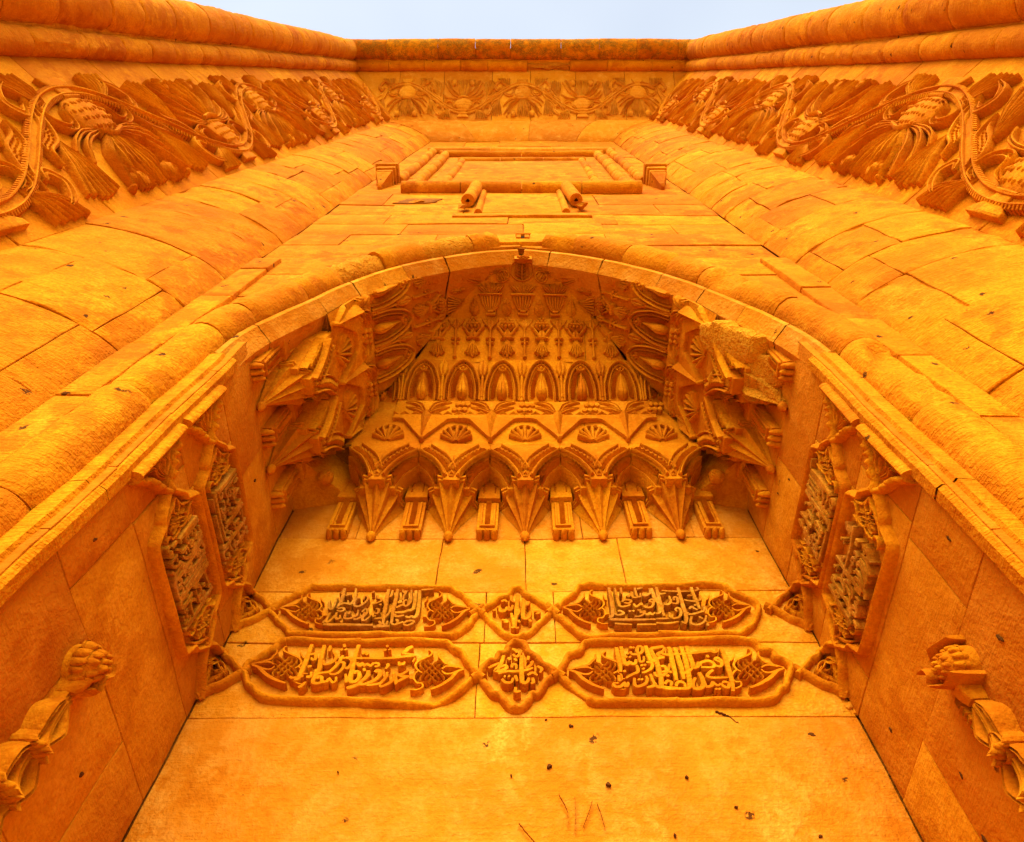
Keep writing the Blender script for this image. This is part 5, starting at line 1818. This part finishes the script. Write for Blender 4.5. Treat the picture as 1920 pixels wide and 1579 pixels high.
# ================================================================== carved demi-columns low on the niche walls
def demi(sg, label):
    ch = C_left if sg < 0 else C_right
    yc = 1.40 if sg < 0 else 1.40
    th = thing("carved_demi_column", label, "column", (sg * HW, yc, GROUND))
    r = random.Random(70 + sg)
    # shaft
    mb = MB(); loft(mb, ch, [(yc, GROUND), (yc, 0), (yc, .80), (yc, .96)], .046, .052, ROUND); mb.build("shaft", M_CARVE, th, 50)
    # leaf collars, one above the other, each opening downwards over the one below
    for i, (zt, zb, w) in enumerate(((1.30, 1.16, .026), (1.17, 1.05, .036), (1.06, .95, .046), (.96, .80, .050))):
        mb = MB()
        for s_ in (-1, 0, 1):
            x0, x1 = yc + s_ * w * .35, yc + s_ * w * .95
            q = catmull([(x0, zt), (x0 * .5 + x1 * .5, zt * .5 + zb * .5), (x1, zb + .02), (x1 + s_ * .012, zb - .008)], 4)
            L = len(q)
            loft(mb, ch, q, [w * (.30 + .32 * j / (L - 1)) * (1 if j < L - 1 else .5) for j in range(L)], [(.034 + .040 * (j / (L - 1)) ** 2) * (1.25 if s_ == 0 else .95) for j in range(L)], VEIN)
        c_ = mb.build("acanthus_collar", M_CARVE, th, 45)
        mb = MB()
        for s_ in (-1, 1):
            knob(mb, ch, yc + s_ * w * .55, zb + .004, .016, .075, n=10, k=4)
        mb.build("curl", M_CARVE, c_, 45)
    mb = MB()
    for s_ in (-1, 1):
        q = catmull([(yc + s_ * .010, 1.30), (yc + s_ * .040, 1.24), (yc + s_ * .022, 1.17), (yc + s_ * .056, 1.10), (yc + s_ * .034, 1.02), (yc + s_ * .066, .95), (yc + s_ * .040, .86)], 5)
        loft(mb, ch, q, [.006, .012, .009, .013, .010, .014, .010], [.040, .058, .046, .064, .052, .068, .05], VEIN)
    mb.build("winding_leaf", M_CARVE, th, 45)
    zc = 1.405
    if sg < 0:
        # a leafy bunch: overlapping petals round a core, a scrolled lip beside it, a plug below
        mb = MB(); knob(mb, ch, yc - .020, zc, .054, .082, rt=.056, n=18, k=6); cp = mb.build("capital", M_CARVE, th, 45)
        for ring, (n_, e) in enumerate(((12, .86), (9, .55), (4, .22))):
            mb = MB()
            for k in range(n_):
                a_ = 2 * math.pi * (k + .5 * ring) / n_ + r.uniform(-.2, .2)
                hs = .082 * math.sqrt(1 - e * e)
                rr = r.uniform(.013, .019)
                knob(mb, ch, yc - .020 + .054 * e * math.cos(a_), zc + .056 * e * math.sin(a_), rr, hs + r.uniform(.012, .020), rt=rr * r.uniform(.8, 1.3), n=9, k=4, base=max(0, hs - .012))
            mb.build("berry_ring", M_CARVE, cp, 45)
        mb = MB()
        for o, h in ((0, .075), (.016, .060)):
            loft(mb, ch, catmull([(yc + .022 + o, zc + .050), (yc + .042 + o * .6, zc + .028), (yc + .028 + o * .8, zc), (yc + .040 + o * .6, zc - .032), (yc + .014 + o * .4, zc - .048)], 5), [.008, .010, .009, .009, .005], h, ROUND)
        mb.build("scrolled_lip", M_CARVE, cp, 45)
        mb = MB(); loft(mb, ch, [(yc - .008, zc - .040), (yc - .004, zc - .062), (yc, zc - .080)], [.026, .024, .018], [.070, .062, .045], ROUND); mb.build("plug", M_CARVE, cp, 45)
        mb = MB(); loft(mb, ch, catmull([(yc + .006, zc - .08), (yc + .002, 1.22), (yc + .004, 1.12)], 5), .022, .034, GROOVE); mb.build("fluted_neck", M_CARVE, th, 45)
    else:
        # a small bracket: flared rim, rows of berries, an open scroll on its inner side, a block below
        mb = MB(); knob(mb, ch, yc - .022, zc, .060, .084, rt=.050, n=18, k=6)
        loft(mb, ch, catmull([(yc - .078, zc + .050), (yc - .02, zc + .062), (yc + .044, zc + .052)], 5), [.007, .012, .007], [.050, .082, .050], ROUND)
        cp = mb.build("capital", M_CARVE, th, 45)
        for ring, (n_, e) in enumerate(((13, .82), (9, .50), (3, .18))):
            mb = MB()
            for k in range(n_):
                a_ = 2 * math.pi * (k + .5 * ring) / n_
                knob(mb, ch, yc - .022 + .060 * e * math.cos(a_), zc + .048 * e * math.sin(a_), .0125, .084 * math.sqrt(1 - e * e) + .015, n=9, k=4, base=max(0, .084 * math.sqrt(1 - e * e) - .012))
            mb.build("berry_ring", M_CARVE, cp, 45)
        mb = MB()
        loft(mb, ch, catmull([(yc + .066, zc + .060), (yc + .036, zc + .046), (yc + .030, zc + .022), (yc + .052, zc + .008), (yc + .030, zc - .014), (yc - .010, zc - .048), (yc - .062, zc - .056)], 5), [.004, .008, .009, .008, .008, .008, .006], .090, ROUND)
        mb.build("scroll", M_CARVE, cp, 45)
        mb = MB(); loft(mb, ch, [(yc + .002, zc - .052), (yc + .004, zc - .074), (yc + .006, zc - .092)], [.024, .022, .018], [.058, .052, .040], FLAT); mb.build("block", M_CARVE, cp, 30)
        mb = MB()
        loft(mb, ch, catmull([(yc + .044, zc - .045), (yc + .046, 1.28), (yc + .036, 1.19)], 5), [.010, .014, .008], .044, GROOVE)
        for k in range(5):
            loft(mb, ch, [(yc + .032, 1.325 - k * .020), (yc + .058, 1.322 - k * .020)], .0035, .050, ROUND)
        mb.build("fluted_neck", M_CARVE, th, 45)
        mb = MB(); knob(mb, ch, yc + .003, 1.175, .022, .066, rt=.030, n=14, k=5); ob = mb.build("oval_boss", M_CARVE, th, 45)
        mb = MB(); loft(mb, ch, [(yc + .003 + .027 * math.cos(q), 1.175 + .037 * math.sin(q)) for q in np.linspace(0, 2 * math.pi, 20, endpoint=False)], .004, .054, ROUND, closed=True); mb.build("ring", M_CARVE, ob, 45)
    return th
demi(-1, "demi-column with a bunch-like capital and leaf collars on the left niche wall")
demi(1, "demi-column with a berried bracket and leaf collars on the right niche wall")
# ================================================================== scars, cracks and patches that the walls really carry
M_CRACK = stone("open_crack", (.12, .034, .004), (.18, .055, .006), (.06, .016, .002), pit=0, salt=0)
def crack(parent, ch, pts, w=.0022, name="crack", seed=0):
    r = random.Random(seed)
    p = catmull(np.array(pts), 8)
    p = p + np.array([[r.uniform(-1, 1), r.uniform(-1, 1)] for _ in p]) * (.0008 if w < .002 else .003)
    n = len(p)
    mb = MB(); loft(mb, ch, p, [w * (.35 + .9 * r.random()) * (1 - .6 * i / n) for i in range(n)], .0052, [(-1, 0), (-.6, 1), (.6, 1), (1, 0)], base=-.003)
    mb.build(name, M_MORTAR if w < .002 else M_CRACK, parent, 30)
def patch(parent, ch, c, rs_, rt_, seed, mat, h=.0045, name="spalled_patch"):
    r = random.Random(seed)
    n = 22
    ph = [r.uniform(0, 6.28) for _ in range(4)]
    q = []
    for i in range(n):
        a = 2 * math.pi * i / n
        k = 1 + .22 * math.sin(2 * a + ph[0]) + .16 * math.sin(3 * a + ph[1]) + .10 * math.sin(5 * a + ph[2]) + r.uniform(-.06, .06)
        q.append((c[0] + rs_ * k * math.cos(a), c[1] + rt_ * k * math.sin(a)))
    mb = MB(); plate(mb, ch, q, h, bev=.0012, base=-.006)
    mb.build(name, mat, parent, 40)
def scar(parent, ch, pts, w, h, name="raised_scar"):
    p = catmull(np.array(pts), 6)
    mb = MB(); loft(mb, ch, p, [w * (.5 + .6 * math.sin(math.pi * i / (len(p) - 1))) for i in range(len(p))], h, ROUND, base=-.004)
    mb.build(name, M_NICHE, parent, 50)
T = lambda u, v: on_back(u, v)
# the big panel
scar(BWALL, C_back, [T(1588, 1330), T(1596, 1322), T(1606, 1326), T(1604, 1340)], .014, .006)
for i, q in enumerate(([(1045, 1490), (1060, 1520), (1062, 1552)], [(1075, 1495), (1076, 1530), (1075, 1562)], [(1107, 1503), (1100, 1525), (1090, 1552)], [(1117, 1508), (1125, 1530), (1133, 1556)], [(970, 1542), (985, 1562), (1000, 1579)], [(1340, 1338), (1362, 1344), (1385, 1360)])):
    crack(BWALL, C_back, [T(*p) for p in q], .0007 if i < 5 else .0035, seed=i)
for i, (u, v, a) in enumerate(((1068, 1362, .011), (1022, 1350, .006), (1026, 1436, .010), (1138, 1472, .011), (1286, 1460, .007), (1521, 1378, .016), (1380, 1515, .006), (1265, 1568, .006), (632, 1448, .004), (1536, 1568, .007), (1310, 1110, .009), (1422, 1036, .009), (955, 1452, .004))):
    patch(BWALL, C_back, T(u, v), a * .7, a * .7 * (.6 + .5 * ((i * 7) % 5) / 5), 30 + i, M_CRACK, .0030, "dark_pit")
# the corners of the niche have opened
for sg, ch in ((-1, C_left), (1, C_right)):
    S_ = SIDE[sg]
    for i, (y_, z_, a) in enumerate(((1.66, 1.30, .008), (1.72, 1.16, .012), (1.48, 1.02, .007), (1.86, 1.62, .008), (1.30, 1.95, .006), (1.78, .92, .013), (1.58, 2.70, .008), (1.70, 2.78, .006), (1.13, 1.62, .008), (1.22, 1.34, .010))):
        if sg < 0 and i % 2: continue
        patch(S_, ch, (y_, z_), a * .5, a * 1.1, 60 + i + sg, M_CRACK, .004, "dark_pit")
    crack(S_, ch, [(1.60, 1.02), (1.66, .86), (1.69, .72)], .002, "crack", 83 + sg)
# convex bands: dark pits on the right, pale scars on both
rr_ = random.Random(90)
for i in range(0):
    patch(bandR, C_ovr, (rr_.uniform(2.0, 9.0), rr_.uniform(.1, .85)), rr_.uniform(.010, .022), rr_.uniform(.006, .014), 100 + i, M_CRACK, .012, "dark_pit")
for i in range(0):
    patch(bandL, C_ovl, (rr_.uniform(1.5, 6.0), rr_.uniform(.1, .85)), rr_.uniform(.008, .016), rr_.uniform(.005, .010), 140 + i, M_CRACK, .012, "dark_pit")
for b_, ch, sd in ((bandL, C_ovl, 200), (bandR, C_ovr, 240)):
    for i in range(0):
        patch(b_, ch, (rr_.uniform(1.2, 9.5), rr_.uniform(.12, .85)), rr_.uniform(.06, .20), rr_.uniform(.03, .09), sd + i, M_BROKEN, .0115, "spalled_patch")
    for i in range(0):
        z_, t_ = rr_.uniform(1.5, 9), rr_.uniform(.1, .7)
        crack(b_, lambda s, t, h, c=ch: c(s, t, h + .006), [(z_, t_), (z_ + rr_.uniform(-.05, .05), t_ + .08), (z_ + rr_.uniform(-.12, .12), t_ + .2)], .0022, "crack", 300 + i)
